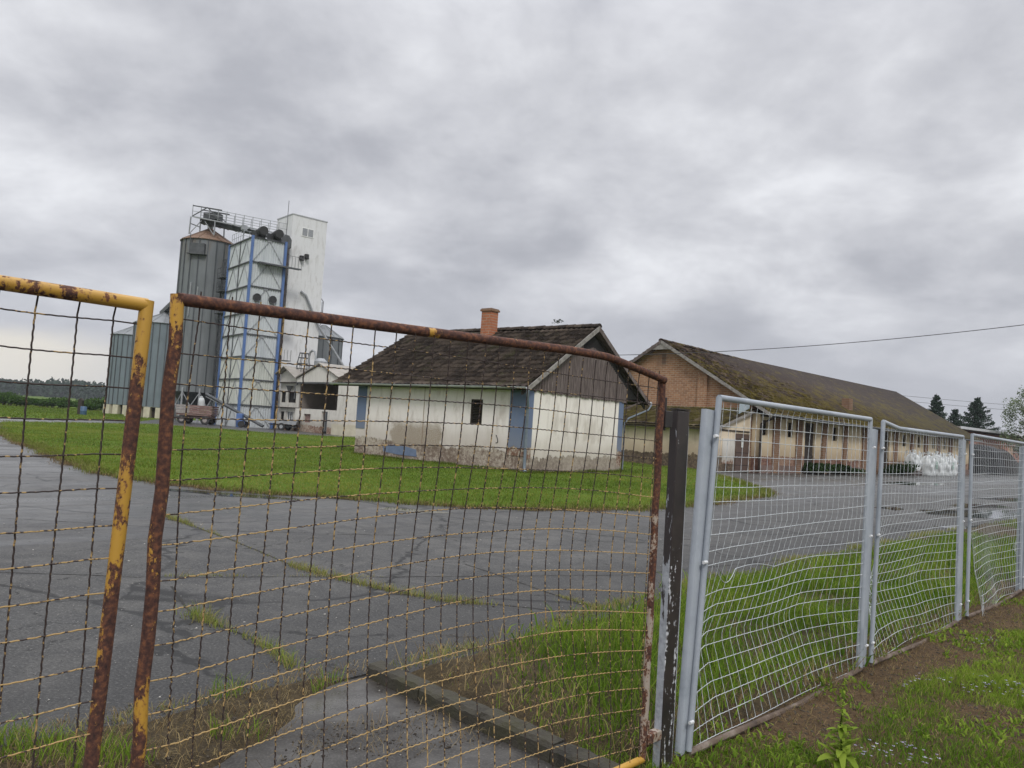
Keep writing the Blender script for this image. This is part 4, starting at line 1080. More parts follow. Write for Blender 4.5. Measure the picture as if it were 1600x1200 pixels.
# gable towards the yard, with a brick buttress strip and the wall behind
gh = lambda y: BEZ + (BRZ - BEZ) * (1 - abs(y - BW / 2) / (BW / 2 + BOV))
mb = MB(); mb.prism([(0.46, -0.2), (BW, -0.2), (BW, gh(BW) - 0.1), (BW / 2, gh(BW / 2) - 0.12), (0.46, gh(0.46) - 0.12)], 'x', 0.0, 0.45); mb.build('gable', M['gable_brick'], barn)
for y in (3.55, BW - 3.6):
    mb = MB(); mb.box((-0.14, y - 0.3, -0.2), (-0.002, y + 0.3, gh(y) - 0.35)); mb.build('buttress', M['gable_brick'], barn)
mb = MB(); mb.prism([(0.46, -0.2), (BW, -0.2), (BW, gh(BW) - 0.1), (BW / 2, gh(BW / 2) - 0.65), (0.46, gh(0.46) - 0.4)], 'x', BL - 0.45, BL - 0.002); mb.box((0.46, BW - 0.4, -0.2), (BL - 0.46, BW, BEZ)); mb.build('rear_wall', M['gable_brick'], barn)
mb = MB(); mb.prism([(BW / 2 - 0.14, BRZ - 1.35), (BW / 2 + 0.14, BRZ - 1.35), (BW / 2 + 0.14, BRZ - 0.75), (BW / 2 - 0.14, BRZ - 0.75)], 'x', -0.01, 0.02); mb.build('blocked_opening', M['pilaster_brick'], barn)
bh = BW / 2 + BOV; bsl = math.hypot(bh, BRZ - BEZ); XA, XB = -0.42, BL + 0.35
def bsag(us, v): return -(us / (XB - XA)) * (0.16 + 0.30 * v / bsl) + -0.10 * np.sin(math.pi * np.clip(us / (XB - XA), 0, 1)) * (v / bsl) + 0.03 * np.sin(us * 0.8) * math.sin(math.pi * v / bsl * 0.98)
broof = tiled_slope((XA, -BOV, BEZ), (1, 0, 0), np.array([0, bh, BRZ - BEZ]), XB - XA, bsl, 0.25, 0.36, 9, 'roof', M['barn_tile'], barn, 0.022, 0.06, 4, 0.028, bsag)
tiled_slope((XA, BW + BOV, BEZ), (1, 0, 0), np.array([0, -bh, BRZ - BEZ]), XB - XA, bsl, 0.5, 0.36, 10, 'rear_slope', M['barn_tile'], broof, 0.022, 0.05, 2, 0.016, bsag)
mbp = [(XA + (XB - XA) * q / 8) for q in range(9)]
for q in range(8):
    za = BRZ + 0.05 - 0.09 * math.sin(math.pi * q / 8) - 0.40 * q / 8; zb = BRZ + 0.05 - 0.09 * math.sin(math.pi * (q + 1) / 8) - 0.40 * (q + 1) / 8
    ridge_tiles((mbp[q], BW / 2, za), (mbp[q + 1], BW / 2, zb), 0.15, 0.40, M['barn_tile'], broof, 30 + q)
for sg in (-1, 1):
    mb = MB(); e = BW / 2 + sg * (bh + 0.03)
    mb.prism([(BW / 2, BRZ + 0.05), (e, BEZ + 0.02), (e, BEZ - 0.16), (BW / 2, BRZ - 0.16)], 'x', XA - 0.03, XA - 0.003); mb.build('bargeboard', M['barge'] if sg < 0 else M['old_wood'], barn)
mb = MB(); mb.prism([(BW / 2 - 0.75, BRZ - 0.52), (BW / 2 + 0.75, BRZ - 0.52), (BW / 2, BRZ - 0.05)], 'x', XA - 0.002, XA + 0.03); mb.build('apex_board', M['barge'], barn)
mb = MB(); mb.tube([(XA, -BOV - 0.08, BEZ - 0.03), (XB, -BOV - 0.08, BEZ - 0.19)], 0.07, 8); mb.build('gutter', M['steel_dark'], barn, True)
mb = MB(); mb.box((0, -BOV + 0.03, BEZ - 0.09), (BL, -0.003, BEZ - 0.06)); mb.build('soffit', M['dark_wood'], barn)
mb = MB(); mb.tube([(0.02, -BOV - 0.05, BEZ - 0.1), (-0.12, -0.12, BEZ - 0.5), (-0.12, -0.12, 0.1)], 0.06, 8); mb.build('downpipe', M['dark_wood'], barn, True)
c = MB(); yc = 1.3; zc = BEZ + (yc + BOV) / bh * (BRZ - BEZ); c.box((14.2, yc - 0.25, zc - 0.4), (14.8, yc + 0.25, zc + 0.62)); c.build('chimney', M['pilaster_brick'], broof)

# ---------------------------------------------------------------- the lean-to against its gable (local x away from the camera, local y to the left)
lean = empty('lean_to', (13.34 - 3.45 * 0.7146 - 0.45 * 0.6996, 40.97 - 3.45 * 0.6996 + 0.45 * 0.7146, 0), BA, 'low cream lean-to with a mossy roof and a brown door, built against the brick gable', 'outbuilding')
LD, LL, LE, LT = 3.30, 9.6, 2.32, 3.30
mb = MB(); mb.box((0.0, 0.0, -0.2), (0.28, LL, LE)); mb.build('front_wall', M['cream_plain'], lean)
mb = MB(); mb.prism([(0.281, -0.2), (LD, -0.2), (LD, LT), (0.281, LE + 0.06)], 'y', 0.0, 0.28); mb.build('side_wall', M['cream_plain'], lean)
mb = MB(); mb.prism([(0.281, -0.2), (LD, -0.2), (LD, LT), (0.281, LE + 0.06)], 'y', LL - 0.28, LL - 0.002); mb.build('side_wall', M['cream_plain'], lean)
tiled_slope((-0.42, -0.18, LE - 0.05), (0, 1, 0), np.array([LD + 0.42, 0, LT - LE + 0.16]), LL + 0.36, math.hypot(LD + 0.42, LT - LE + 0.16), 0.25, 0.36, 12, 'roof', M['lean_tile'], lean, 0.018, 0.035, 4, 0.012)
mb = MB(); mb.bar((-0.40, -0.20, LE - 0.16), (LD, -0.20, LT - 0.04), 0.03, 0.13); mb.build('verge_board', M['barge'], lean)
mb = MB(); mb.box((-0.40, -0.15, LE - 0.22), (-0.36, LL + 0.15, LE - 0.09)); mb.box((-0.36, 0, LE - 0.22), (-0.003, LL, LE - 0.20)); mb.build('eave_board', M['dark_wood'], lean)
d = MB(); d.box((1.75, -0.05, 0.05), (3.12, -0.002, 2.02)); dd = d.build('door', M['brown_door'], lean)
d = MB()
for z in (0.35, 1.0, 1.72): d.box((1.78, -0.062, z), (3.09, -0.0505, z + 0.03))
d.build('door_seam', M['dark_wood'], dd)
d = MB(); d.box((2.28, -0.066, 1.30), (2.48, -0.0625, 1.78)); sg_ = d.build('notice', M['paper'], dd)
d = MB(); d.tube([(2.38 + 0.055 * math.cos(q * math.pi / 5), -0.068, 1.66 + 0.06 * math.sin(q * math.pi / 5)) for q in range(11)], 0.011, 5); d.box((2.372, -0.0685, 1.55), (2.388, -0.0665, 1.62)); d.box((2.34, -0.0685, 1.38), (2.42, -0.0665, 1.40)); d.box((2.34, -0.0685, 1.44), (2.42, -0.0665, 1.46)); d.build('notice_print', M['ink'], dd)
d = MB(); d.box((0.25, -0.045, 2.10), (3.2, -0.003, 2.17)); d.build('sliding_rail', M['dark_wood'], lean)
d = MB(); d.box((0.45, -0.030, 0.42), (1.62, -0.003, 1.72)); d.build('peeling_panel', M['shed_white'], lean)
d = MB(); d.prism([(1.9, LT - 0.25), (3.0, LT + 0.10), (3.0, LT + 0.62), (2.0, LT + 0.60)], 'y', -0.05, -0.02); d.build('flashing_sheet', simple('pale blue sheet', (0.30, 0.36, 0.39), (0.38, 0.44, 0.47)), lean)

# ---------------------------------------------------------------- big white bags by the warehouse wall
bag0 = None
bl = ['white big bag at the end nearest the dark warehouse door, raised on a pallet', 'white big bag with the left green print', 'white big bag between the two green prints', 'white big bag with the green print beside its lower seam', 'white big bag at the far end of the row']
bxy = [(20.6, -1.0, 0.32, 0.86), (23.0, -1.25, 0, 1.0), (24.9, -1.25, 0, 1.04), (26.5, -1.35, 0, 0.98), (28.1, -1.2, 0, 1.02)]
for i, (lx, ly, lz, sc) in enumerate(bxy):
    wp = Vector((13.34, 40.97, 0)) + Vector((0.7146 * lx - 0.6996 * ly, 0.6996 * lx + 0.7146 * ly, lz))
    if bag0 is None:
        bag0 = r0 = empty('bulk_bag', wp, BA, bl[0], 'bulk bag', 'white big bags along the warehouse wall')
        bm = bmesh.new(); bmesh.ops.create_cube(bm, size=1.0); bmesh.ops.subdivide_edges(bm, edges=bm.edges[:], cuts=17, use_grid_fill=True)
        for v in bm.verts:
            x, y, z = v.co; z01 = z + 0.5; bul = 0.10 * math.sin(math.pi * min(1, z01 * 1.05)); rr2 = math.hypot(x, y)
            f = (0.90 + bul) * (1 - 0.28 * max(0, (z01 - 0.82) / 0.18) ** 2)
            k = 1 - 0.09 * (abs(x * y) * 4) ** 1.5
            top = 0.16 * (1 - min(1, rr2 / 0.6)) if z01 > 0.95 else 0
            lump = 0.05 * math.sin(z01 * 9 + x * 7 + 1.3 * math.sin(y * 9)) + 0.035 * math.sin(y * 13 + z01 * 15) + 0.03 * math.sin(x * 21 - z01 * 11)
            f *= 1 + lump * (0.4 + 0.6 * min(1, rr2 * 2))
            v.co = (x * f * k + 0.04 * z01, y * f * k, z01 * 1.28 + top * 1.5 + 0.05 * math.sin(x * 9 + y * 7) * z01 + 0.02 * math.sin(x * 23 + y * 19))
        me = bpy.data.meshes.new('bag_body'); bm.to_mesh(me); bm.free(); me.materials.append(M['bag']); me.polygons.foreach_set('use_smooth', [True] * len(me.polygons))
        o = bpy.data.objects.new('bag_body', me); COL.objects.link(o); o.parent = r0
        for sx in (-1, 1):
            for sy in (-1, 1):
                MB().tube([(sx * 0.46, sy * 0.46, 1.02), (sx * 0.42, sy * 0.42, 1.50), (sx * 0.30, sy * 0.34, 1.66), (sx * 0.22, sy * 0.40, 1.30)], 0.045, 5).build('lifting_strap', M['bag'], r0, True)
        MB().tube([(0.02, 0, 1.35), (0.04, 0.02, 1.5), (0.03, 0.0, 1.56), (0.07, 0.02, 1.72)], [0.2, 0.07, 0.06, 0.16], 9).build('filling_neck', M['bag'], r0, True)
        r = r0
    else:
        r = copy_tree(bag0); r.location = wp
    r.scale = (sc, sc, sc); r['label'] = bl[i]; r.rotation_euler = (0, 0, BA + (-0.12, 0.05, -0.04, 0.1, -0.06)[i])
    if i in (1, 3):
        mb = MB(); pr = random.Random(i)
        for k in range(5): z = 0.55 + 0.11 * k; mb.box((-0.10 - 0.03 * pr.random(), -0.635 - 0.002 * k, z), (0.12 + 0.05 * pr.random(), -0.58, z + 0.07))
        mb.build('print', M['bag_print'], r)
pl = empty('pallet', Vector((13.34, 40.97, 0)) + Vector((0.7146 * 20.6 + 0.6996 * 1.0, 0.6996 * 20.6 - 0.7146 * 1.0, 0)), BA, 'wooden pallets under the raised white big bag', 'pallet')
mb = MB()
for lay in range(2):
    for k in range(5): mb.box((-0.6, -0.5 + k * 0.22, lay * 0.16 + 0.12), (0.6, -0.36 + k * 0.22, lay * 0.16 + 0.15))
mb.build('deck_boards', M['old_wood'], pl)
mb = MB()
for lay in range(2):
    for k in range(3): mb.box((-0.58 + k * 0.53, -0.5, lay * 0.16 + 0.0), (-0.48 + k * 0.53, 0.52, lay * 0.16 + 0.119))
mb.build('bearers', M['old_wood'], pl)

# ---------------------------------------------------------------- red brick building beyond
RA = math.atan2(0.66, 0.75)
red = empty('red_building', (52.0, 90.0, 0), RA, 'long low red brick building with a pale roof edge beyond the warehouse', 'building')
RLn = 60.0
mb = MB(); hl = [(2.0 + k * 6.0, 4.6 + k * 6.0, 1.0, 3.3) for k in range(9)]
vs, fs = wall_with_holes(mb, RLn, -0.2, 4.55, 0.4, hl); mb.add(vs, fs); mb.box((0.0, 0.401, -0.2), (0.4, 11, 4.55)); mb.box((0.0, 11.001, -0.2), (RLn, 11.4, 4.55)); mb.box((RLn - 0.4, 0.401, -0.2), (RLn, 11, 4.55)); mb.build('wall', M['red_brick'], red)
for k, h in enumerate(hl):
    mb = MB(); mb.box((h[0], 0.12, h[2]), (h[1], 0.2, h[3])); mb.build('infill_panel', simple('tan infill', (0.36, 0.22, 0.14), (0.45, 0.29, 0.19)) if k == 0 else bpy.data.materials['tan infill'], red)
mb = MB(); mb.prism([(-1.0, 4.75), (5.7, 5.15), (12.4, 4.75), (12.4, 4.95), (5.7, 5.38), (-1.0, 5.0)], 'x', -0.8, RLn + 0.8); rroof = mb.build('roof', M['sheet_roof'], red)
mb = MB(); mb.box((-0.8, -1.06, 4.72), (RLn + 0.8, -1.002, 5.02)); mb.build('fascia', simple('pale fascia', (0.46, 0.47, 0.48), (0.58, 0.59, 0.60)), rroof)
mb = MB(); mb.box((-0.8, -0.99, 4.60), (RLn + 0.8, -0.003, 4.745)); mb.build('soffit', M['dark_wood'], red)

# dark sheeted heap in front of it
hp = empty('dark_heap', (45.2, 74.5, 0), RA, 'dark sheeted heap in front of the red brick building', 'heap')
def heap_mesh(L, W, H, seed, fall):
    nx, ny = 40, 16; V = []; r = np.random.default_rng(seed)
    X, Y = np.meshgrid(np.linspace(0, 1, nx), np.linspace(-1, 1, ny), indexing='ij'); P = np.stack([X.ravel() * L, Y.ravel() * W], 1)
    ends = np.clip(P[:, 0] / (L * 0.08), 0, 1) ** 0.5 * np.clip((L - P[:, 0]) / (L * fall), 0, 1) ** 0.9
    z = H * ends * np.sqrt(np.clip(1 - (P[:, 1] / W) ** 4, 0, 1)) + 0.25 * (vnoise(P, 0.9, seed) - 0.5) * ends
    idx = np.arange(nx * ny).reshape(nx, ny); q = np.stack([idx[:-1, :-1], idx[1:, :-1], idx[1:, 1:], idx[:-1, 1:]], -1).reshape(-1, 4)
    return np.column_stack([P, np.maximum(z, -0.05)]), q
V, q = heap_mesh(11.0, 2.2, 2.5, 4, 0.55); mesh_np('sheeting', V, q.ravel(), np.full(len(q), 4), M['heap_brown'], hp, True)
V, q = heap_mesh(2.6, 2.3, 2.75, 5, 0.25); V[:, 0] -= 0.6; mesh_np('front_sheet', V, q.ravel(), np.full(len(q), 4), M['heap'], hp, True)

# ---------------------------------------------------------------- grain elevator: tower, dryer, silos, catwalk
TA = math.radians(41.5)
tower = empty('elevator_tower', (-22.69, 75.0, 0), TA, 'tall plain white elevator tower with one small window near its top', 'tower')
TW, TD, TH = 3.75, 3.5, 21.2                             # local x to the right, local y to the left/back
mb = MB(); mb.box((0, 0, -0.2), (TW, TD, TH)); mb.build('shaft', M['tower_white'], tower)
mb = MB(); mb.box((-0.05, -0.05, TH + 0.002), (TW + 0.05, TD + 0.05, TH + 0.10)); mb.build('roof_edge', M['zinc'], tower)
mb = MB()
for z in (19.7,): mb.box((1.05, -0.05, z - 0.45), (2.35, -0.003, z + 0.45))
fw = mb.build('window', M['frame_white'], tower)
mb = MB(); mb.box((1.12, -0.062, 19.33), (1.66, -0.051, 20.07)); mb.box((1.74, -0.062, 19.33), (2.28, -0.051, 20.07)); mb.build('pane', M['pane_grey'], fw)
for x, z in ((1.20, 17.0), (1.72, 17.25)):
    mb = MB(); mb.box((x - 0.18, -0.30, z - 0.2), (x + 0.18, -0.003, z + 0.25)); mb.tube([(x, -0.32, z - 0.1), (x, -0.34, z - 0.24)], 0.17, 10); mb.build('vent_box', M['fan_black'], tower)
mb = MB(); mb.tube([(1.4, -0.15, 13.7), (1.9, -0.25, 13.4), (3.55, -0.35, 10.4), (7.4, -1.0, 5.4)], 0.13, 8); mb.build('spout', M['steel'], tower, True)
mb = MB(); mb.tube([(TW + 0.02, 0.1, 10.5), (TW + 0.3, 0.1, 11.0), (TW + 0.3, 0.1, 13.1), (TW + 0.02, 0.1, 13.4)], 0.04, 6); mb.tube([(TW + 0.02, 0.1, 12.0), (TW + 0.3, 0.1, 12.0)], 0.03, 6); mb.tube([(TW + 0.3, 0.35, 11.0), (TW + 0.3, 0.35, 13.1)], 0.03, 6); mb.build('cable_bracket', M['steel_dark'], tower)
mb = MB(); mb.tube([(-0.25, 0.6, 17.0), (-0.25, 0.6, 22.6)], 0.028, 6); mb.build('lightning_rod', M['steel_dark'], tower)

DA = math.radians(38.5)
dry = empty('grain_dryer', (-24.98, 71.0, 0), DA, 'pale ribbed grain dryer in a bright blue steel frame with round black fans', 'dryer')
DW, DD, DH = 3.05, 6.2, 17.8
def ribbed_box(w, d, z0, z1, p, depth):
    mb = MB()
    out = []
    def edge(a, b, nrm):
        a = Vector(a); b = Vector(b); L = (b - a).length; n = int(L / p); dr = (b - a) / n; nv = Vector(nrm) * depth
        r = []
        for i in range(n):
            r += [a + dr * i, a + dr * (i + 0.22) + nv, a + dr * (i + 0.5) + nv, a + dr * (i + 0.72)]
        return r
    ring = edge((0, 0, 0), (w, 0, 0), (0, -1, 0)) + edge((w, 0, 0), (w, d, 0), (1, 0, 0)) + edge((w, d, 0), (0, d, 0), (0, 1, 0)) + edge((0, d, 0), (0, 0, 0), (-1, 0, 0))
    n = len(ring); vs = [(v.x, v.y, z0) for v in ring] + [(v.x, v.y, z1) for v in ring]
    fs = [(i, (i + 1) % n, n + (i + 1) % n, n + i) for i in range(n)] + [tuple(range(n, 2 * n))]
    return mb.add(vs, fs)
levels = [0.0, 2.1, 4.5, 6.6, 8.7, 10.7, 13.2, 15.5, DH]
for k in range(8):
    ribbed_box(DW, DD, levels[k] + 0.004, levels[k + 1] - 0.004, 0.22, 0.06).build('cladding_tier', M['dryer_stain'] if k in (2, 1) else M['dryer'], dry)
cp = [(-0.08, -0.08), (DW + 0.08, -0.08), (DW + 0.08, DD + 0.08), (-0.08, DD + 0.08)]
for x, y in cp:
    mb = MB(); mb.box((x - 0.11, y - 0.11, -0.1), (x + 0.11, y + 0.11, DH + 0.1)); mb.build('corner_post', M['steel_blue'], dry)
for k in range(1, 9):
    z = levels[k]; mb = MB(); w = 0.09
    mb.box((0.06, -0.16, z - w), (DW - 0.06, -0.045, z + 0.02)); mb.box((-0.16, 0.06, z - w), (-0.045, DD - 0.06, z + 0.02)); mb.box((DW + 0.045, 0.06, z - w), (DW + 0.16, DD - 0.06, z + 0.02)); mb.box((0.06, DD + 0.045, z - w), (DW - 0.06, DD + 0.16, z + 0.02))
    mb.build('ring_beam', M['steel_dark'], dry)
for k in range(8):
    za, zb = levels[k], levels[k + 1] - 0.14; mb = MB()
    mb.bar((0.06, -0.09, za + 0.02), (DW / 2, -0.09, zb), 0.055, 0.04); mb.bar((DW - 0.06, -0.09, za + 0.02), (DW / 2, -0.09, zb), 0.055, 0.04)
    mb.box((DW / 2 - 0.2, -0.12, zb - 0.1), (DW / 2 + 0.2, -0.10, zb + 0.06))
    for j in (0, 1):
        y0, y1 = 0.06 + j * DD / 2, (j + 1) * DD / 2 - 0.06
        mb.bar((-0.09, y0, za + 0.02), (-0.09, (y0 + y1) / 2, zb), 0.055, 0.04); mb.bar((-0.09, y1, za + 0.02), (-0.09, (y0 + y1) / 2, zb), 0.055, 0.04)
    mb.build('brace', M['steel'], dry)
mb = MB(); mb.box((-0.13, DD * 0.5 - 0.05, 0), (-0.05, DD * 0.5 + 0.05, DH)); mb.build('side_post', M['steel_dark'], dry)
for x in (0.72, 2.22):
    mb = MB(); mb.tube([(x, -0.04, 12.15), (x, -0.26, 12.15)], 0.36, 18); f = mb.build('fan', M['fan_black'], dry, True)
    mb = MB(); mb.tube([(x + 0.36 * math.cos(q * math.pi / 12), -0.26, 12.15 + 0.36 * math.sin(q * math.pi / 12)) for q in range(25)], 0.03, 6); mb.build('fan_ring', M['steel_dark'], f, True)
for x in (0.75, 2.25):
    mb = MB(); mb.box((x - 0.45, 0.2, DH + 0.02), (x + 0.45, 1.5, DH + 0.75)); mb.tube([(x, 0.18, DH + 0.65), (x, -0.55, DH + 0.65)], 0.42, 18); mb.tube([(x, 0.3, DH + 0.65), (x, 1.6, DH + 0.65)], 0.33, 14); mb.build('roof_fan', M['fan_black'], dry, True)
mb = MB()
for i in range(6):
    x = -0.05 + (DW + 0.1) * i / 5; mb.tube([(x, DD * 0.45, DH), (x, DD * 0.45, DH + 1.05)], 0.025, 5)
for i in range(6):
    y = DD * 0.45 + DD * 0.5 * i / 5; mb.tube([(-0.05, y, DH), (-0.05, y, DH + 1.05)], 0.025, 5)
for z in (0.55, 1.05): mb.tube([(DW, DD * 0.45, DH + z), (-0.05, DD * 0.45, DH + z), (-0.05, DD * 0.95, DH + z)], 0.022, 5)
mb.tube([(0.3, DD * 0.6, DH), (0.3, DD * 0.6, DH + 1.7)], 0.06, 6); mb.box((0.05, DD * 0.6 - 0.2, DH + 1.3), (0.55, DD * 0.6 + 0.2, DH + 1.75))
mb.build('roof_railing', M['steel'], dry)
mb = MB(); mb.box((DW * 0.15, -0.85, 15.38), (DW + 1.5, -0.17, 15.44)); mb.box((DW * 0.15, -0.85, 15.30), (DW + 1.5, -0.80, 15.379))
for i in range(5): mb.tube([(DW + 0.2 + i * 0.32, -0.83, 15.44), (DW + 0.2 + i * 0.32, -0.83, 16.5)], 0.02, 5)
mb.tube([(DW + 0.2, -0.83, 16.5), (DW + 1.5, -0.83, 16.5)], 0.02, 5); mb.build('platform', M['steel_dark'], dry)
mb = MB(); mb.box((DW + 0.2, -0.5, 10.55), (DW + 1.3, 0.4, 10.62)); mb.box((DW + 0.2, -0.5, 6.5), (DW + 1.3, 0.4, 6.57))
for z in (10.62, 6.57):
    for i in range(4): mb.tube([(DW + 0.3 + i * 0.32, -0.48, z), (DW + 0.3 + i * 0.32, -0.48, z + 1)], 0.02, 5)
mb.build('landing', M['steel_dark'], dry)

be = empty('bucket_elevator', (-22.95, 74.1, 0), DA, 'dark narrow bucket elevator shaft squeezed between dryer and white tower', 'elevator shaft')
mb = MB(); mb.box((-0.35, -0.3, 0), (0.35, 0.3, 17.6))
for z in range(1, 18): mb.box((-0.38, -0.33, z - 0.04), (0.38, 0.33, z + 0.04))
mb.build('casing', simple('dark brown casing', (0.05, 0.042, 0.038), (0.095, 0.082, 0.075)), be)
mb = MB(); mb.prism([(-0.5, 17.6), (0.5, 17.6), (0.5, 18.4), (0.2, 18.8), (-0.2, 18.8), (-0.5, 18.4)], 'y', -0.35, 0.35); mb.build('head', M['steel_dark'], be)

lt = empty('ladder_mast', (-29.2, 76.6, 0), DA, 'dark lattice mast with small platforms between big silo and dryer', 'mast')
mb = MB()
for x in (-0.45, 0.45):
    for y in (-0.45, 0.45): mb.bar((x, y, 0), (x, y, 16.5), 0.08)
mb.build('mast_posts', M['steel_dark'], lt)
mb = MB()
for k in range(11):
    z = 1.5 * k
    for a, b in (((-.45, -.45), (.45, -.45)), ((.45, -.45), (.45, .45)), ((.45, .45), (-.45, .45)), ((-.45, .45), (-.45, -.45))):
        mb.bar((*a, z), (*b, z + 1.5), 0.045); mb.bar((*a, z + 1.5), (*b, z + 1.5), 0.05)
mb.build('lattice', M['steel_dark'], lt)
for z in (11.0, 13.2, 14.6):
    mb = MB(); mb.box((-0.8, -0.8, z), (0.8, 0.8, z + 0.06))
    for x in (-.78, .78):
        for y in (-.78, 0, .78): mb.tube([(x, y, z), (x, y, z + 1)], 0.025, 5)
    for zz in (0.5, 1.0):
        mb.tube([(-.78, .78, z + zz), (-.78, -.78, z + zz), (.78, -.78, z + zz), (.78, .78, z + zz)], 0.022, 5)
    mb.build('platform', M['steel_dark'], lt)


def silo(name, label, x, y, R, z0, zw, zp, mat, roofmat, nrib, corr=True, legs=False, plinth=0.0):
    s = empty(name, (x, y, 0), 0, label, 'silo', 'steel grain silos')
    mb = MB(); prof = [(R, z0)]
    n = int((zw - z0) / 0.9)
    for i in range(n): z = z0 + (zw - z0) * i / n; dz = (zw - z0) / n; prof += [(R, z + dz * 0.5)]
    prof.append((R, zw)); mb.lathe(prof, 64, cap=False); mb.build('wall', mat, s, True)
    mb = MB()
    for k in range(nrib):
        a = 2 * math.pi * k / nrib + 0.05; c_, s_ = math.cos(a), math.sin(a)
        mb.box((R - 0.01, -0.045, z0), (R + 0.075, 0.045, zw - 0.02), Matrix.Rotation(a, 3, 'Z'))
    mb.build('stiffener_ribs', M['silo_rib'], s)
    mb = MB(); mb.lathe([(R + 0.16, zw - 0.06), (R + 0.16, zw + 0.0), (0.35, zp), (0.30, zp + 0.12), (0.02, zp + 0.14)], 48); rf = mb.build('roof', roofmat, s, True)
    mb = MB()
    for k in range(16):
        a = 2 * math.pi * k / 16; mb.bar(((R + 0.15) * math.cos(a), (R + 0.15) * math.sin(a), zw + 0.02), (0.36 * math.cos(a), 0.36 * math.sin(a), zp + 0.02), 0.06, 0.05)
    mb.build('roof_ribs', roofmat, rf)
    if legs:
        mb = MB(); mb.lathe([(0.28, 1.0), (0.3, 1.05), (R - 0.05, z0 + 0.0)], 40); mb.build('hopper', M['silo_rib'], s, True)
        for k in range(10):
            a = 2 * math.pi * k / 10 + 0.2; mb = MB(); mb.bar((R * math.cos(a), R * math.sin(a), -0.1), (R * math.cos(a), R * math.sin(a), z0 + 0.4), 0.16)
            mb.build('leg', M['steel'], s)
        mb = MB()
        for k in range(10):
            a = 2 * math.pi * k / 10 + 0.2; b2 = a + 2 * math.pi / 10
            mb.bar((R * math.cos(a), R * math.sin(a), 0.2), (R * math.cos(b2), R * math.sin(b2), z0), 0.07); mb.bar((R * math.cos(b2), R * math.sin(b2), 0.2), (R * math.cos(a), R * math.sin(a), z0), 0.07)
            mb.bar((R * math.cos(a), R * math.sin(a), z0 * 0.55), (R * math.cos(b2), R * math.sin(b2), z0 * 0.55), 0.08)
        mb.build('leg_bracing', M['steel'], s)
    if plinth:
        mb = MB()
        npl = int(2 * math.pi * R / 1.25)
        for k in range(npl):
            a = 2 * math.pi * k / npl; mb.box((R - 0.55, -0.36, -0.2), (R + 0.18, 0.36, plinth), Matrix.Rotation(a, 3, 'Z'))
        mb.build('plinth_blocks', M['concrete'], s)
        mb = MB(); mb.lathe([(R - 0.6, -0.2), (R - 0.6, plinth - 0.01)], 40); mb.build('plinth_core', M['dark_wood'], s)
    return s


sA = silo('steel_silo', 'very tall slim steel silo with a rusty cone roof, standing on legs', -32.35, 79.0, 2.62, 3.05, 18.55, 20.0, M['silo'], M['rust_roof'], 20, legs=True)
mb = MB(); mb.box((-0.75, -2.95, 16.9), (0.75, -2.45, 17.95)); mb.tube([(-0.7, -2.95, 18.9), (-0.7, -2.95, 16.9)], 0.04, 5); mb.box((-0.9, -3.1, 16.82), (0.9, -2.5, 16.898)); mb.build('inspection_platform', M['steel_dark'], sA)
mb = MB(); mb.bar((-0.35, -2.66, 10.6), (-0.35, -2.66, 14.0), 0.26, 0.04); mb.bar((0.35, -2.66, 12.0), (0.35, -2.66, 13.6), 0.18, 0.04); mb.build('patch_sheet', M['zinc'], sA)
mb = MB(); mb.tube([(0, 0, 19.9), (0, 0, 21.5)], [0.25, 0.42], 10); mb.build('inlet_spout', M['steel'], sA, True)
silo('steel_silo', 'squat blue grey steel silo farthest to the side, on pale concrete blocks', -52.4, 106.0, 3.0, 1.25, 10.75, 12.2, M['silo_blue'], M['silo_roof'], 26, plinth=1.2)
sB = silo('steel_silo', 'squat blue grey steel silo on concrete blocks between the tall silo and the farthest one', -43.0, 94.0, 3.4, 1.25, 11.3, 12.8, M['silo_blue'], M['silo_roof'], 28, plinth=1.2)
mb = MB(); mb.bar((-1.2, 1.6, 12.9), (3.6, -4.6, 14.3), 0.7, 0.55)
for k in range(5): mb.bar((-1.2 + 1.2 * k, 1.6 - 1.55 * k, 12.4), (-1.2 + 1.2 * k, 1.6 - 1.55 * k, 13.2 + 0.35 * k), 0.12)
mb.build('top_conveyor', M['steel_dark'], sB)
silo('steel_silo', 'steel silo half hidden behind the white tower', -21.4, 85.5, 2.15, 0.0, 10.2, 11.5, M['silo'], M['silo_roof'], 14)

cw = empty('conveyor_bridge', (-32.9, 78.2, 0), math.atan2(-1.6, 10.6), 'high conveyor walkway bridge running from the tall silo to the white tower', 'conveyor bridge')
CL = 9.9; zs0, zs1 = 20.65, 18.95
zz = lambda x: zs0 + (zs1 - zs0) * x / CL
mb = MB(); mb.bar((0, 0, zz(0)), (CL, 0, zz(CL)), 0.75, 0.42)
for k in range(12): x = CL * k / 11; mb.box((x - 0.04, -0.42, zz(x) - 0.26), (x + 0.04, 0.42, zz(x) + 0.24))
mb.build('conveyor_trough', M['steel_dark'], cw)
mb = MB()
for y in (-0.95, 0.55): mb.bar((-0.6, y, zz(0) + 0.28), (CL, y, zz(CL) + 0.28), 0.08, 0.12)
mb.bar((-0.6, -0.7, zz(0) + 0.30), (CL, -0.7, zz(CL) + 0.30), 0.55, 0.04); mb.build('walkway', M['steel'], cw)
mb = MB()
for y in (-0.95, 0.55):
    for k in range(12): x = -0.6 + (CL + 0.5) * k / 11; mb.bar((x, y, zz(x) + 0.3), (x, y, zz(x) + 1.4), 0.05)
    for h in (0.85, 1.4): mb.bar((-0.6, y, zz(0) + h), (CL, y, zz(CL) + h), 0.045)
mb.build('railing', M['steel'], cw)
mb = MB()
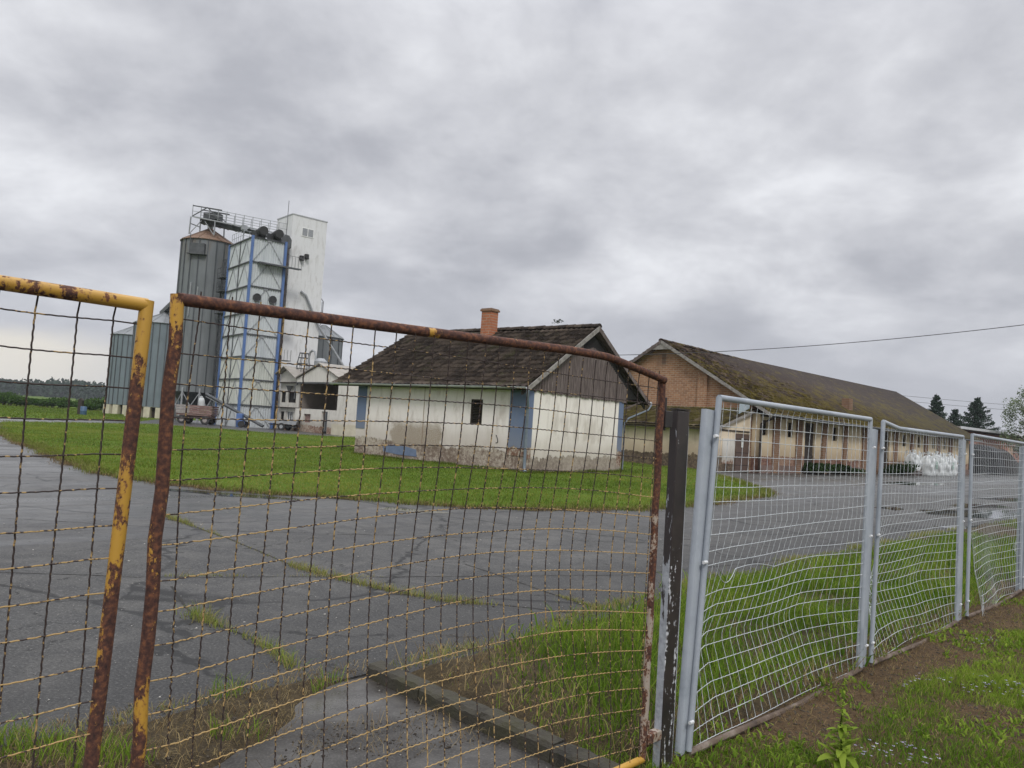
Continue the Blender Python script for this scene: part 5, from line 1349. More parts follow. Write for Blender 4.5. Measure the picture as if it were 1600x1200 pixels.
for y in (-0.95, 0.55):
    mb.bar((-0.6, y, zz(0) + 1.4), (2.6, y, zz(2.6) + 1.42), 0.10); mb.bar((-0.6, y, zz(0) + 0.3), (1.0, y, zz(1) + 1.4), 0.08); mb.bar((2.6, y, zz(2.6) + 0.3), (1.0, y, zz(1) + 1.4), 0.08)
mb.box((0.4, -0.6, zz(0.5) + 0.25), (2.0, 0.4, zz(1) + 1.0)); mb.build('drive_frame', M['steel_dark'], cw)
for x, y in ((-0.75, -1.0), (-0.75, 0.9), (2.0, -1.0), (2.0, 0.9)):
    dx = x - 0.6; mb = MB(); mb.bar((x, y, 18.9 if abs(dx) > 1.5 else 19.1), (x * 0.98, y * 0.95, zz(max(0, x)) + 0.25), 0.10); mb.build('leg', M['steel'], cw)
mb = MB(); mb.bar((-0.75, -1.0, 19.1), (0.5, -1.0, 20.5), 0.06); mb.bar((2.0, -1.0, 19.0), (0.9, -1.0, 20.4), 0.06); mb.bar((-0.75, -1.0, 20.2), (-0.75, 0.9, 20.3), 0.08); mb.build('leg_bracing', M['steel'], cw)

# low machine house in front of the tower: local x along its front (towards the camera's right), local y into the building
SA = math.atan2(-0.715, 0.70)
shed = empty('machine_house', (-21.9, 73.0, 0), SA, 'low white twin gabled machine house with a dark open bay below the tower', 'outbuilding')
A1, A2 = 3.7, 10.9
def gable_front(mb, x0, x1, ze, zp, y0, y1): mb.prism([(x0, ze), (x1, ze), (x1, ze + 0.12), ((x0 + x1) / 2 + 0.3, zp), (x0, ze + 0.12)], 'y', y0, y1)
mb = MB(); vs, fs = wall_with_holes(mb, A1, -0.2, 4.45, 0.3, [(0.15, 1.05, 2.55, 3.55), (1.55, 3.0, 2.55, 3.5), (0.3, 1.0, 0.4, 1.7), (1.45, 2.75, 0.55, 1.75)]); mb.add(vs, fs); mb.build('front_wall', M['shed_white'], shed)
mb = MB(); mb.prism([(0.0, 4.451), (A1, 4.451), (A1, 4.55), (1.3, 5.75), (0, 5.2)], 'y', -0.05, 0.25); mb.build('gable', M['shed_white'], shed)
for x0, x1, z0, z1, kind in ((0.15, 1.05, 2.55, 3.55, 0), (1.55, 3.0, 2.55, 3.5, 0), (0.3, 1.0, 0.4, 1.7, 0), (1.45, 2.75, 0.55, 1.75, 1)):
    mb = MB(); mb.box((x0, 0.16, z0), (x1, 0.18, z1)); w_ = mb.build('window', M['glass'] if kind else M['void'], shed)
    mb = MB(); mb.box((x0, 0.10, z0), (x0 + 0.06, 0.158, z1)); mb.box((x1 - 0.06, 0.10, z0), (x1, 0.158, z1)); mb.box((x0 + .06, 0.10, z1 - 0.06), (x1 - .06, 0.158, z1)); mb.box((x0 + .06, 0.10, z0), (x1 - .06, 0.158, z0 + 0.06))
    if kind:
        for q in (1, 2): mb.box((x0 + (x1 - x0) * q / 3 - 0.03, 0.10, z0 + .06), (x0 + (x1 - x0) * q / 3 + 0.03, 0.158, z1 - .06))
    mb.build('window_frame', M['frame_white'] if kind else M['dark_wood'], w_)
for a, c in (((-0.1, -0.35, 4.36), (A1, -0.052, 4.45)), ((0.2, -0.3, 2.02), (A1, -0.003, 2.12))):
    mb = MB(); mb.box(a, c); mb.build('ledge', M['dark_wood'], shed)
mb = MB(); vs, fs = wall_with_holes(mb, A2 - A1, -0.2, 2.05, 0.25, [(1.55, 2.75, 0.85, 1.6), (4.6, 5.6, -0.1, 1.9)]); mb.add([(v[0] + A1 + 0.002, v[1] - 0.35, v[2]) for v in vs], fs); mb.build('low_wall', M['shed_white'], shed)
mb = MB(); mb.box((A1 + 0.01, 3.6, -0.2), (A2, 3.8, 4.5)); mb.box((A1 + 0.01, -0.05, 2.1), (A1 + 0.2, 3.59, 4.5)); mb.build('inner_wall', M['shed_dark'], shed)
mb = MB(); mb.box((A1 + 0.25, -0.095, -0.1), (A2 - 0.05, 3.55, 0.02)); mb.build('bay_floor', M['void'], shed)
mb = MB(); mb.box((A1 + 1.6, -0.2, 0.8), (A1 + 2.7, -0.16, 1.65)); mb.build('window', M['trailer_red'], shed)
mb = MB(); mb.prism([(A1 + 0.002, 4.42), (A2 + 0.3, 4.42), (A2 + 0.3, 4.55), (A1 + 3.9, 5.95), (A1 + 0.002, 4.75)], 'y', -0.42, -0.30); mb.build('gable', M['shed_white'], shed)
mb = MB(); mb.box((A1 + 0.1, -0.52, 4.30), (A2 + 0.3, -0.44, 4.44)); mb.build('bay_beam', M['steel_dark'], shed)
mb = MB()
for (x0, z0), (x1, z1) in (((-0.2, 5.2), (1.3, 5.85)), ((1.3, 5.85), (A1 + 0.0, 4.72)), ((A1 + 0.0, 4.82), (A1 + 3.9, 6.05)), ((A1 + 3.9, 6.05), (A2 + 0.7, 4.55))):
    mb.prism([(x0, z0), (x1, z1), (x1, z1 + 0.09), (x0, z0 + 0.09)], 'y', -0.6, 9.0)
mb.build('roof', M['sheet_roof'], shed)
mb = MB(); mb.box((A2 + 0.2, -0.6, 0.9), (A2 + 1.7, 0.6, 4.35)); mb.build('white_pier', M['shed_white'], shed)
mb = MB(); mb.box((A2 - 0.3, -0.7, -0.2), (A2 + 1.8, 0.7, 0.898)); mb.build('pier_base', M['concrete'], shed)
mb = MB(); mb.box((A2 - 0.05, 0.62, -0.2), (A2 + 0.19, 3.8, 4.4)); mb.box((0, 6.0, -0.2), (A2, 6.3, 4.4)); mb.build('side_wall', M['shed_white'], shed)
mb = MB(); mb.tube([(3.35, -0.1, 4.3), (3.35, -0.35, 4.1), (3.35, -0.35, 2.9)], 0.06, 6); mb.tube([(2.4, -0.4, 4.1), (2.4, -0.4, 3.55)], [0.35, 0.1], 8); mb.build('spout', M['steel_dark'], shed, True)

# fan, cage and bent pipe on its roof
dx = empty('dust_extractor', (-19.4, 72.1, 5.0), SA, 'small dust extractor with hooped cage and bent pipe on the machine house roof', 'dust extractor')
mb = MB()
for z in (0.0, 0.4, 0.8, 1.3, 1.85, 2.3):
    r_ = 0.62 if z < 1.4 else 0.42; mb.tube([(-0.6 + r_ * math.cos(q * math.pi / 8), r_ * math.sin(q * math.pi / 8), z) for q in range(17)], 0.04, 5)
for q in range(8): mb.tube([(-0.6 + 0.62 * math.cos(q * math.pi / 4), 0.62 * math.sin(q * math.pi / 4), -0.2), (-0.6 + 0.62 * math.cos(q * math.pi / 4), 0.62 * math.sin(q * math.pi / 4), 1.3), (-0.6 + 0.42 * math.cos(q * math.pi / 4), 0.42 * math.sin(q * math.pi / 4), 2.3)], 0.03, 5)
mb.build('cage', M['steel_dark'], dx)
mb = MB(); mb.tube([(0.35, 0, -0.2), (0.35, 0, 1.9), (0.5, 0, 2.35), (0.9, 0, 2.55), (1.35, 0, 2.4), (1.55, 0, 2.0), (1.6, 0, 1.2)], 0.10, 8); mb.build('bent_pipe', M['steel'], dx, True)
mb = MB(); mb.lathe([(0.15, -0.3), (0.55, 0.5), (0.6, 1.5), (0.3, 1.8)], 14, (2.0, 0.3, 0)); mb.box((1.9, -0.5, 0.5), (2.8, 0.2, 1.0)); mb.build('cyclone', M['steel'], dx, True)

# ---------------------------------------------------------------- trailers and auger in front of the silos
tr = empty('tipping_trailer', (-29.0, 71.6, 0), math.radians(3), 'faded red wooden tipping trailer loaded with a white sack, under the tall silo', 'trailer')
def slat_side(mb, x0, x1, y, z0, z1, n, t=0.05):
    for k in range(n): a = z0 + (z1 - z0) * k / n; mb.box((x0, y - t / 2, a + 0.015), (x1, y + t / 2, a + (z1 - z0) / n - 0.015))
for y in (-0.95, 0.95):
    mb = MB(); slat_side(mb, -0.45, 1.55, y, 0.95, 1.75, 4); mb.build('side_boards', M['trailer_red'], tr)
    mb = MB(); slat_side(mb, -1.65, -0.52, y, 0.95, 1.75, 4); mb.build('side_boards', M['trailer_grey'], tr)
for x in (-1.65, 1.55):
    mb = MB()
    for k in range(4): mb.box((x - 0.03, -0.93, 0.97 + k * 0.2), (x + 0.03, 0.93, 1.13 + k * 0.2))
    mb.build('end_boards', M['trailer_red'], tr)
mb = MB(); mb.box((-1.62, -0.9, 0.80), (1.52, 0.9, 0.94)); mb.box((-1.5, -0.4, 0.62), (1.5, -0.3, 0.799)); mb.box((-1.5, 0.3, 0.62), (1.5, 0.4, 0.799)); mb.build('chassis', M['trailer_red'], tr)
for x in (-1.1, 1.0):
    mb = MB(); mb.tube([(x, -0.92, 0.4), (x, 0.92, 0.4)], 0.05, 8); mb.build('axle', M['steel_dark'], tr)
    for y in (-0.86, 0.86):
        mb = MB(); mb.tube([(x, y - 0.1, 0.4), (x, y + 0.1, 0.4)], 0.4, 20); w_ = mb.build('wheel', M['rubber'], tr, True)
        mb = MB(); mb.tube([(x, y - 0.105, 0.4), (x, y + 0.105, 0.4)], 0.2, 14); mb.build('rim', M['trailer_grey'], w_, True)
mb = MB(); mb.bar((-1.6, 0, 0.6), (-2.9, 0, 0.45), 0.1); mb.build('drawbar', M['steel_dark'], tr)
sk = MB(); sk.lathe([(0.12, 0), (0.26, 0.12), (0.27, 0.6), (0.2, 0.85), (0.1, 0.92), (0.14, 1.0)], 12)
s_ = sk.build('white_sack', M['bag'], None, True); s_.location = (-28.55, 71.3, 1.6); s_.rotation_euler = (0.15, -0.1, 0.3); tag(s_, 'white sack standing up in the red tipping trailer', 'sack')

ag = empty('grain_auger', (0, 0, 0), 0, 'long dark grain auger leaning down past the dryer to the ground', 'auger')
p, q = Vector((-28.0, 70.6, 2.85)), Vector((-21.9, 68.6, 0.25))
mb = MB(); mb.tube([p, q], 0.14, 10); mb.build('auger_tube', M['steel_dark'], ag, True)
mb = MB(); mb.bar(p + Vector((0, 0, -0.25)), q + Vector((0, 0, 0.02)), 0.06, 0.06)
for k in range(7): a = p.lerp(q, k / 7); mb.bar(a, a + Vector((0.35, -0.1, -0.32)), 0.04)
mb.build('truss', M['steel'], ag)
m_ = p.lerp(q, 0.62); mb = MB(); mb.bar(m_ + Vector((0, -0.3, -0.1)), (m_.x + 0.3, m_.y - 0.5, 0.3), 0.06); mb.bar(m_ + Vector((0, 0.3, -0.1)), (m_.x + 0.3, m_.y + 0.5, 0.3), 0.06); mb.build('undercarriage', M['steel_blue'], ag)
for dy in (-0.55, 0.55):
    mb = MB(); mb.tube([(m_.x + 0.3, m_.y + dy - 0.08, 0.3), (m_.x + 0.3, m_.y + dy + 0.08, 0.3)], 0.3, 16); mb.build('wheel', M['rubber'], ag, True)
mb = MB(); mb.box((m_.x - 0.2, m_.y - 0.6, 0.55), (m_.x + 0.35, m_.y - 0.1, 1.25)); mb.build('motor', M['steel_blue'], ag, bevel=0.04)

ft = empty('flat_trailer', (-20.4, 69.5, 0), math.radians(-6), 'low grey flat trailer standing before the machine house', 'trailer')
mb = MB(); mb.prism([(-1.2, 0.62), (1.5, 0.55), (1.7, 1.0), (-1.25, 0.95)], 'y', -0.85, 0.85); mb.build('bed', M['steel'], ft)
mb = MB(); mb.bar((-1.1, -0.6, 0.5), (1.5, -0.6, 0.35), 0.09); mb.bar((-1.1, 0.6, 0.5), (1.5, 0.6, 0.35), 0.09); mb.bar((1.4, 0, 0.4), (2.2, 0, 0.5), 0.1); mb.build('chassis', M['steel_dark'], ft)
for y in (-0.8, 0.8):
    mb = MB(); mb.tube([(0.2, y - 0.09, 0.33), (0.2, y + 0.09, 0.33)], 0.33, 18); w_ = mb.build('wheel', M['rubber'], ft, True)
    mb = MB(); mb.tube([(0.2, y - 0.095, 0.33), (0.2, y + 0.095, 0.33)], 0.16, 12); mb.build('rim', M['steel'], w_, True)

# far lawn: brown post and blue barrel
mb = MB(); mb.box((-0.25, -0.2, -0.1), (0.2, 0.2, 1.55)); mb.prism([(-0.3, 1.551), (0.25, 1.551), (0.0, 1.8)], 'y', -0.25, 0.25); o = mb.build('stub_post', M['dark_wood'], None); o.location = (-47.3, 84.9, -0.06); tag(o, 'small reddish brown stub post on the far lawn beside a blue barrel', 'post')
mb = MB(); mb.lathe([(0.3, -0.05), (0.33, 0.05), (0.33, 0.4), (0.345, 0.43), (0.33, 0.46), (0.33, 0.85), (0.29, 0.92)], 18); o = mb.build('barrel', M['barrel'], None, True); o.location = (-46.75, 84.5, -0.06); tag(o, 'blue barrel on the far lawn beside a stub post', 'barrel')

# ---------------------------------------------------------------- overhead cables
def sag_line(a, b, sag, n=24):
    a = np.array(a); b = np.array(b); t = np.linspace(0, 1, n)[:, None]
    P = a * (1 - t) + b * t; P[:, 2] -= sag * 4 * t[:, 0] * (1 - t[:, 0]); return [tuple(p) for p in P]
o = MB().tube(sag_line((4.6, 33.6, 5.05), (19.2, 26.0, 6.55), 0.25), 0.014, 5).build('overhead_cable', M['cable'], None, True); tag(o, 'thin black overhead cable slung from behind the small house past the warehouse gable', 'cable')
for i, (z, lab) in enumerate(((13.2, 'upper thin power line across the sky behind the conifers'), (12.2, 'middle thin power line across the sky behind the conifers'), (8.2, 'lowest thin power line beside the birch'))):
    o = MB().tube(sag_line((30, 150, z + 1.5), (150, 150, z - 1.0), 1.2), 0.03, 4).build('power_line', M['cable'], None, True); tag(o, lab, 'power line', 'power lines far behind')

# ---------------------------------------------------------------- grass
def blades(name, P, z, h, w, lean, tone, dry, mat, seed, kind='stuff'):
    """P (n,2) roots; one bent three-sided blade each"""
    r = np.random.default_rng(seed); n = len(P); a = r.uniform(0, 2 * np.pi, n); la = r.uniform(0, 2 * np.pi, n)
    dx, dy = np.cos(a) * w / 2, np.sin(a) * w / 2
    lx, ly = np.cos(la) * lean * h, np.sin(la) * lean * h
    V = np.zeros((n, 5, 3), np.float32)
    V[:, 0] = np.column_stack([P[:, 0] - dx, P[:, 1] - dy, z]); V[:, 1] = np.column_stack([P[:, 0] + dx, P[:, 1] + dy, z])
    m = 0.55; mx, my = P[:, 0] + lx * 0.32, P[:, 1] + ly * 0.32
    V[:, 2] = np.column_stack([mx + dx * 0.75, my + dy * 0.75, z + h * m]); V[:, 3] = np.column_stack([mx - dx * 0.75, my - dy * 0.75, z + h * m])
    V[:, 4] = np.column_stack([P[:, 0] + lx, P[:, 1] + ly, z + h * np.sqrt(np.clip(1 - (lean * 0.75) ** 2, 0.15, 1))])
    b = np.arange(n)[:, None] * 5
    F = np.concatenate([b + 0, b + 1, b + 2, b + 3, b + 3, b + 2, b + 4], 1)
    c = np.repeat(np.column_stack([tone, dry, tone]).astype(np.float32), 5, 0)
    o = mesh_np(name, V.reshape(-1, 3), F.ravel(), np.tile([4, 3], n), mat, attr=c); tag(o, kind=kind); return o


def scatter(poly, dens, seed, bbox=None):
    r = np.random.default_rng(seed); lo, hi = poly.min(0), poly.max(0)
    if bbox is not None: lo = np.maximum(lo, bbox[0]); hi = np.minimum(hi, bbox[1])
    n = int(np.prod(hi - lo) * dens); P = lo + r.random((n, 2)) * (hi - lo)
    return P[inside(P, poly)]


def in_view(P, pad=0.12):
    """keep what the camera, or one a step aside, could see"""
    m = P[:, 0] / np.maximum(P[:, 1], 0.3); return (np.abs(m) < 0.67 + pad + 1.5 / np.maximum(P[:, 1], 0.5)) & (P[:, 1] > 0.4)


# lawn: short blades, thinner with distance
P = np.concatenate([scatter(lawn, 260, 1, ((-30, 14), (12, 24))), scatter(lawn, 120, 2, ((-30, 24), (12, 42))), scatter(lawn, 45, 3, ((-30, 42), (12, 62)))])
P = P[in_view(P)]; n = len(P); r = np.random.default_rng(70)
local = P - np.array([0.59, 26.3]); hx_ = local @ np.array([math.cos(HA), math.sin(HA)]); hy_ = local @ np.array([-math.sin(HA), math.cos(HA)])
keep = ~((hx_ > 0.1) & (hx_ < HX - 0.1) & (hy_ > 0.1) & (hy_ < HY - 0.1)); P = P[keep]; n = len(P)
tone = np.clip(-0.30 + 1.25 * fbm(P, 0.22, 71) + 0.45 * vnoise(P, 1.3, 79) + r.normal(0, 0.16, n), 0, 1)
dry = np.clip(2.4 * (fbm(P, 0.5, 76) - 0.52), 0, 0.75) * r.random(n) + (r.random(n) < 0.10) * 0.6
sz = np.where(P[:, 1] < 24, 1.0, np.where(P[:, 1] < 42, 1.5, 2.2))
blades('lawn_grass', P, 0.03 + 0.07 * fbm(P, 0.35, 11) + 0.02, r.uniform(0.03, 0.075, n) * (0.45 + 1.0 * fbm(P, 0.6, 78)), 0.013 * sz, r.uniform(0.2, 0.9, n), tone, dry, M['lawn_blade'], 72)
# ragged longer fringe along the near lawn edge and round the house footing
E_ = lawn[(lawn[:, 1] < 34)]; r = np.random.default_rng(75)
k = r.integers(0, len(E_), 16000); P = E_[k] + r.normal(0, 0.13, (16000, 2)); P = P[in_view(P)]; n = len(P)
blades('lawn_fringe', P, np.full(n, 0.0), r.uniform(0.06, 0.17, n), np.full(n, 0.014), r.uniform(0.3, 1.0, n), np.clip(r.normal(0.45, 0.2, n), 0, 1), np.clip(r.random(n) ** 2.0, 0, 0.85), M['lawn_blade'], 77)
cA, sA_ = math.cos(HA), math.sin(HA); t_ = r.random(6000); side = r.random(6000) < 0.6
lx = np.where(side, -0.14 - 0.05 * r.random(6000), t_ * HX); ly = np.where(side, t_ * HY, -0.14 - 0.05 * r.random(6000))
P = np.column_stack([0.59 + cA * lx - sA_ * ly, 26.3 + sA_ * lx + cA * ly]); n = len(P)
blades('footing_weeds', P, np.full(n, 0.03), r.uniform(0.06, 0.20, n) * (0.4 + 1.0 * fbm(P, 1.3, 4)), np.full(n, 0.016), r.uniform(0.2, 0.8, n), np.clip(r.normal(0.4, 0.2, n), 0, 1), (r.random(n) < 0.15) * 0.7, M['lawn_blade'], 79)

E_ = lawn_rim[lawn_rim[:, 1] < 30]; r = np.random.default_rng(175); k = r.integers(0, len(E_), 9000); P = E_[k] + r.normal(0, 0.11, (9000, 2)); P = P[in_view(P)]; n = len(P)
blades('rim_straw', P, np.full(n, 0.008), r.uniform(0.03, 0.12, n), np.full(n, 0.009), r.uniform(0.9, 1.25, n), r.random(n) * 0.7, r.random(n) * 0.3, M['straw'], 176)
# far lawn beyond the road: coarse tufts so its surface is not flat
far_poly = np.array([(-34, 50), (-33, 68), (-38, 84), (-70, 140), (-130, 140), (-80, 70)]); P = scatter(far_poly, 7, 80); n = len(P); r = np.random.default_rng(81)
blades('far_grass', P, np.full(n, -0.06), r.uniform(0.06, 0.16, n), np.full(n, 0.07), r.uniform(0.3, 0.9, n), np.clip(0.1 + 0.8 * fbm(P, 0.08, 82) + r.normal(0, 0.1, n), 0, 1), (r.random(n) < 0.06) * 0.4, M['lawn_blade'], 83)

# grass bank behind the fence: tall, in clumps, mixed with seed stems and dry stalks
r = np.random.default_rng(90)
P = np.concatenate([scatter(patch, 1500, 91, ((-1, 3), (5.5, 9))), scatter(patch, 620, 92, ((5.5, 6), (11, 15))), scatter(patch, 620, 191, ((-1, 9), (5.5, 15))), scatter(patch, 200, 93, ((11, 12), (24, 28)))])
s_, n_ = to_fence(P); clump = fbm(P, 1.6, 94); dens = np.clip((clump - 0.26) * 4.0, 0.10, 1)
sb = s_ + 0.58 - (n_ - 0.25) * 0.46
dens = np.clip((clump - 0.22) * 4.0, 0.42, 1) * np.clip((sb - 0.05 + 0.35 * (vnoise(P, 3.0, 5) - 0.5)) / 0.35, 0.03, 1) * np.clip((np.interp(s_, [-1, .5, 1.6, 2.9, 4.7, 15], [1.9, 1.95, 2.1, 2.25, 2.5, 2.65]) - n_) / 0.35, 0.15, 1) * np.clip((n_ - 0.02) / 0.22, 0.12, 1)
P = P[r.random(len(P)) < dens]; P = P[in_view(P)]; s_, n_ = to_fence(P); n = len(P); clump = fbm(P, 1.6, 94)
edge = np.clip((np.interp(s_, [-1, .5, 1.6, 2.9, 4.7, 15], [1.9, 1.95, 2.1, 2.25, 2.5, 2.65]) - n_) / 0.75, 0.22, 1) * np.clip((s_ + 0.58 - (n_ - 0.25) * 0.46) / 0.5, 0.35, 1) * np.clip((n_ + 0.20) / 0.45, 0.4, 1)
h = (0.07 + 0.25 * clump * r.random(n) ** 0.8) * edge
blades('bank_grass', P, patch_z(P) - 0.01, h, r.uniform(0.004, 0.0095, n) * np.where(P[:, 1] > 8, 1.5, 1), r.uniform(0.2, 0.95, n), np.clip(0.05 + 0.85 * clump + r.normal(0, 0.2, n), 0, 1), np.where(r.random(n) < 0.07, r.random(n) * 0.8, 0) + np.clip(0.45 - edge, 0, 0.2), M['blade'], 95)
k = r.choice(n, 380, replace=False); Q = P[k] + r.normal(0, 0.03, (380, 2))
blades('seed_stems', Q, patch_z(Q), r.uniform(0.22, 0.40, 380) * edge[k], np.full(380, 0.003), r.uniform(0.1, 0.5, 380), r.random(380) * 0.6 + 0.4, r.uniform(0.2, 0.8, 380), M['straw'], 96)
P = scatter(patch, 340, 97, ((-1, 3), (6, 10))); s_, n_ = to_fence(P); P = P[(s_ + 0.44 - (n_ - 0.25) * 0.5 < 0.35) | (n_ < 0.22)]; n = len(P)
blades('dead_grass', P, patch_z(P) + 0.004, r.uniform(0.06, 0.2, n), np.full(n, 0.004), r.uniform(1.0, 1.25, n), r.random(n), r.random(n) * 0.4, M['straw'], 98)
# broad leaves low in the bank
P = scatter(patch, 80, 99, ((0, 3), (5.5, 9))); s_, n_ = to_fence(P); P = P[(fbm(P, 1.6, 94) > 0.40) & (s_ + 0.44 - (n_ - 0.25) * 0.5 > 0.3)]; n = len(P)
blades('bank_leaves', P, patch_z(P), r.uniform(0.08, 0.20, n), r.uniform(0.009, 0.017, n), r.uniform(0.5, 1.1, n), r.random(n) * 0.8, np.zeros(n), M['blade'], 100)

# verge on the near side: short turf that thins out to bare soil along the fence
def verge_cover(P):
    s_, n_ = to_fence(P); d = -n_
    c = fbm(P, 1.3, 111); bare = np.exp(-((d - 0.06) / 0.19) ** 2) * np.clip((s_ - 0.1) / 0.5, 0.3, 1)
    spot = np.exp(-(((s_ - 2.75) / 0.75) ** 2 + ((d - 0.26) / 0.20) ** 2)) + 0.9 * np.exp(-(((s_ - 4.6) / 1.0) ** 2 + ((d - 0.25) / 0.17) ** 2)) + 0.8 * np.exp(-(((s_ - 1.2) / 0.7) ** 2 + ((d - 0.22) / 0.16) ** 2)) + 0.5 * np.exp(-(((s_ - 2.2) / 0.35) ** 2 + ((d - 0.75) / 0.14) ** 2))
    return np.clip((c - 0.45) * 3.2 + 0.80 + 0.5 * (vnoise(P, 5.0, 118) - 0.5) - bare * 0.8 - spot * 1.0, 0.03, 1)
P = np.concatenate([scatter(verge, 6500, 112, ((-0.5, 1.5), (3.6, 6.0))), scatter(verge, 3000, 113, ((3.6, 3), (6.5, 9.0))), scatter(verge, 800, 114, ((6.5, 5), (14, 17)))])
P = P[in_view(P, 0.05)]; r = np.random.default_rng(115); P = P[r.random(len(P)) < verge_cover(P)]; n = len(P); cv = verge_cover(P)
lush = fbm(P, 0.55, 117)
blades('verge_grass', P, verge_z(P) - 0.004, r.uniform(0.015, 0.060, n) * (0.45 + 0.8 * cv) * (0.6 + 0.9 * lush), r.uniform(0.0025, 0.006, n) * np.where(P[:, 1] > 6.5, 1.6, 1), r.uniform(0.3, 1.1, n), np.clip(0.0 + 1.1 * lush + r.normal(0, 0.2, n), 0, 1), np.where(r.random(n) < 0.10, r.random(n), 0.0), M['blade'], 116)
# clover-like broad leaves
P = scatter(verge, 800, 120, ((-0.5, 1.5), (7, 9))); P = P[(fbm(P, 2.2, 121) > 0.53) & in_view(P, 0.05)]; n = len(P); r = np.random.default_rng(122)
blades('verge_leaves', P, verge_z(P) + 0.002, r.uniform(0.02, 0.055, n), r.uniform(0.010, 0.022, n), r.uniform(0.7, 1.25, n), np.clip(r.normal(0.68, 0.22, n), 0, 1), np.zeros(n), M['blade'], 123)
# litter of dead stalks and moss on the bare soil
P = scatter(verge, 1100, 124, ((-0.5, 1.5), (7, 9))); P = P[in_view(P, 0.05)]; P = P[r.random(len(P)) > verge_cover(P) * 1.1]; n = len(P)
blades('soil_litter', P, verge_z(P) + 0.003, r.uniform(0.012, 0.06, n), r.uniform(0.002, 0.005, n), r.uniform(1.15, 1.3, n), r.random(n) * 0.75, r.random(n) * 0.3, M['straw'], 125)
# tiny violet flowers in patches
P = scatter(verge, 300, 126, ((-0.5, 1.5), (8, 10))); s_, n_ = to_fence(P)
P = P[(fbm(P, 1.5, 127) > 0.66) & (n_ < -0.35) & in_view(P, 0.05)]; n = len(P); r = np.random.default_rng(128)
V = []; Fq = []; C = []
for i in range(n):
    z = float(verge_z(P[i:i + 1])[0]) + r.uniform(0.02, 0.05); s = r.uniform(0.004, 0.008); a0 = r.uniform(0, 6.28); tn = r.random()
    for q in range(4):
        a = a0 + q * math.pi / 2; b = len(V); c = np.array([P[i, 0], P[i, 1], z])
        e1 = np.array([math.cos(a), math.sin(a), 0.35]); e2 = np.array([-math.sin(a), math.cos(a), 0.1])
        V += [c, c + s * (e1 + 0.6 * e2), c + s * 1.5 * e1, c + s * (e1 - 0.6 * e2)]; Fq += [b, b + 1, b + 2, b + 3]; C += [(tn, 0, 0)] * 4
o = mesh_np('wild_flowers', np.array(V), np.array(Fq), np.full(len(Fq) // 4, 4), M['flower'], attr=np.array(C, np.float32)); tag(o, kind='stuff')


def chips(name, P, zf, smin, smax, mat, seed):
    """scattered crumbs of soil, pebbles"""
    r = np.random.default_rng(seed); n = len(P); z = zf(P)
    base = np.array([(1, 0, 0), (-.5, .87, 0), (-.5, -.87, 0), (0, 0, .8), (0, 0, -.4)]); F = np.array([(0, 1, 3), (1, 2, 3), (2, 0, 3), (1, 0, 4), (2, 1, 4), (0, 2, 4)])
    s = r.uniform(smin, smax, n) * (0.5 + r.random(n) ** 2); a = r.uniform(0, 6.28, n); j = r.uniform(0.6, 1.4, (n, 5, 3))
    B = base[None] * j; x = B[..., 0] * np.cos(a)[:, None] - B[..., 1] * np.sin(a)[:, None]; y = B[..., 0] * np.sin(a)[:, None] + B[..., 1] * np.cos(a)[:, None]
    V = np.stack([x, y, B[..., 2] * 0.7], -1) * s[:, None, None] + np.column_stack([P, z])[:, None, :]
    Fi = (F[None] + np.arange(n)[:, None, None] * 5).reshape(-1)
    o = mesh_np(name, V.reshape(-1, 3), Fi, np.full(n * 6, 3), mat); tag(o, kind='stuff'); return o


P = scatter(verge, 900, 130, ((-0.5, 1.5), (6, 8))); P = P[in_view(P, .05)]; P = P[np.random.default_rng(1).random(len(P)) > verge_cover(P)]
chips('soil_crumbs', P, verge_z, 0.004, 0.014, M['debris'], 131)
ap = np.array(apron); P = scatter(ap, 900, 132, ((-2.5, 1.2), (1.2, 5.5))); s_, n_ = to_fence(P); P = P[fbm(P, 2.0, 133) * 0.8 + 0.35 * np.exp(-((n_ - 1.1) / 0.35) ** 2) + 0.2 * np.exp(-((s_ + 0.5) / 0.15) ** 2) > 0.60]
chips('apron_debris', P, lambda P: np.full(len(P), -0.010), 0.003, 0.010, M['debris'], 134)
P2 = P[::3] + 0.02; n = len(P2); r = np.random.default_rng(139)
P2 = np.concatenate([P2, P2 + np.random.default_rng(5).normal(0, .05, P2.shape)]); n = len(P2)
blades('apron_straw', P2, np.full(n, -0.009), r.uniform(0.02, 0.09, n), np.full(n, 0.0025), r.uniform(1.15, 1.32, n), r.random(n), r.random(n) * 0.3, M['straw'], 139)
P = np.concatenate([scatter(np.array(yard), 60, 155, ((-6, 3.5), (8, 12))), scatter(np.array(yard), 200, 158, ((-4.5, 3.0), (3, 8)))]); P = P[fbm(P, 0.7, 156) > 0.42]; chips('yard_grit', P, lambda P: np.full(len(P), 0.001), 0.002, 0.007, M['grit'], 157)
P = scatter(np.array(yard), 3.0, 135, ((-8, 4), (6, 16))); chips('yard_pebbles', P, lambda P: np.full(len(P), 0.002), 0.006, 0.016, M['stone'], 136)
P = scatter(ap, 14, 137, ((-2.5, 1.2), (1.2, 5.5))); chips('apron_pebbles', P, lambda P: np.full(len(P), -0.010), 0.004, 0.010, M['stone'], 138)

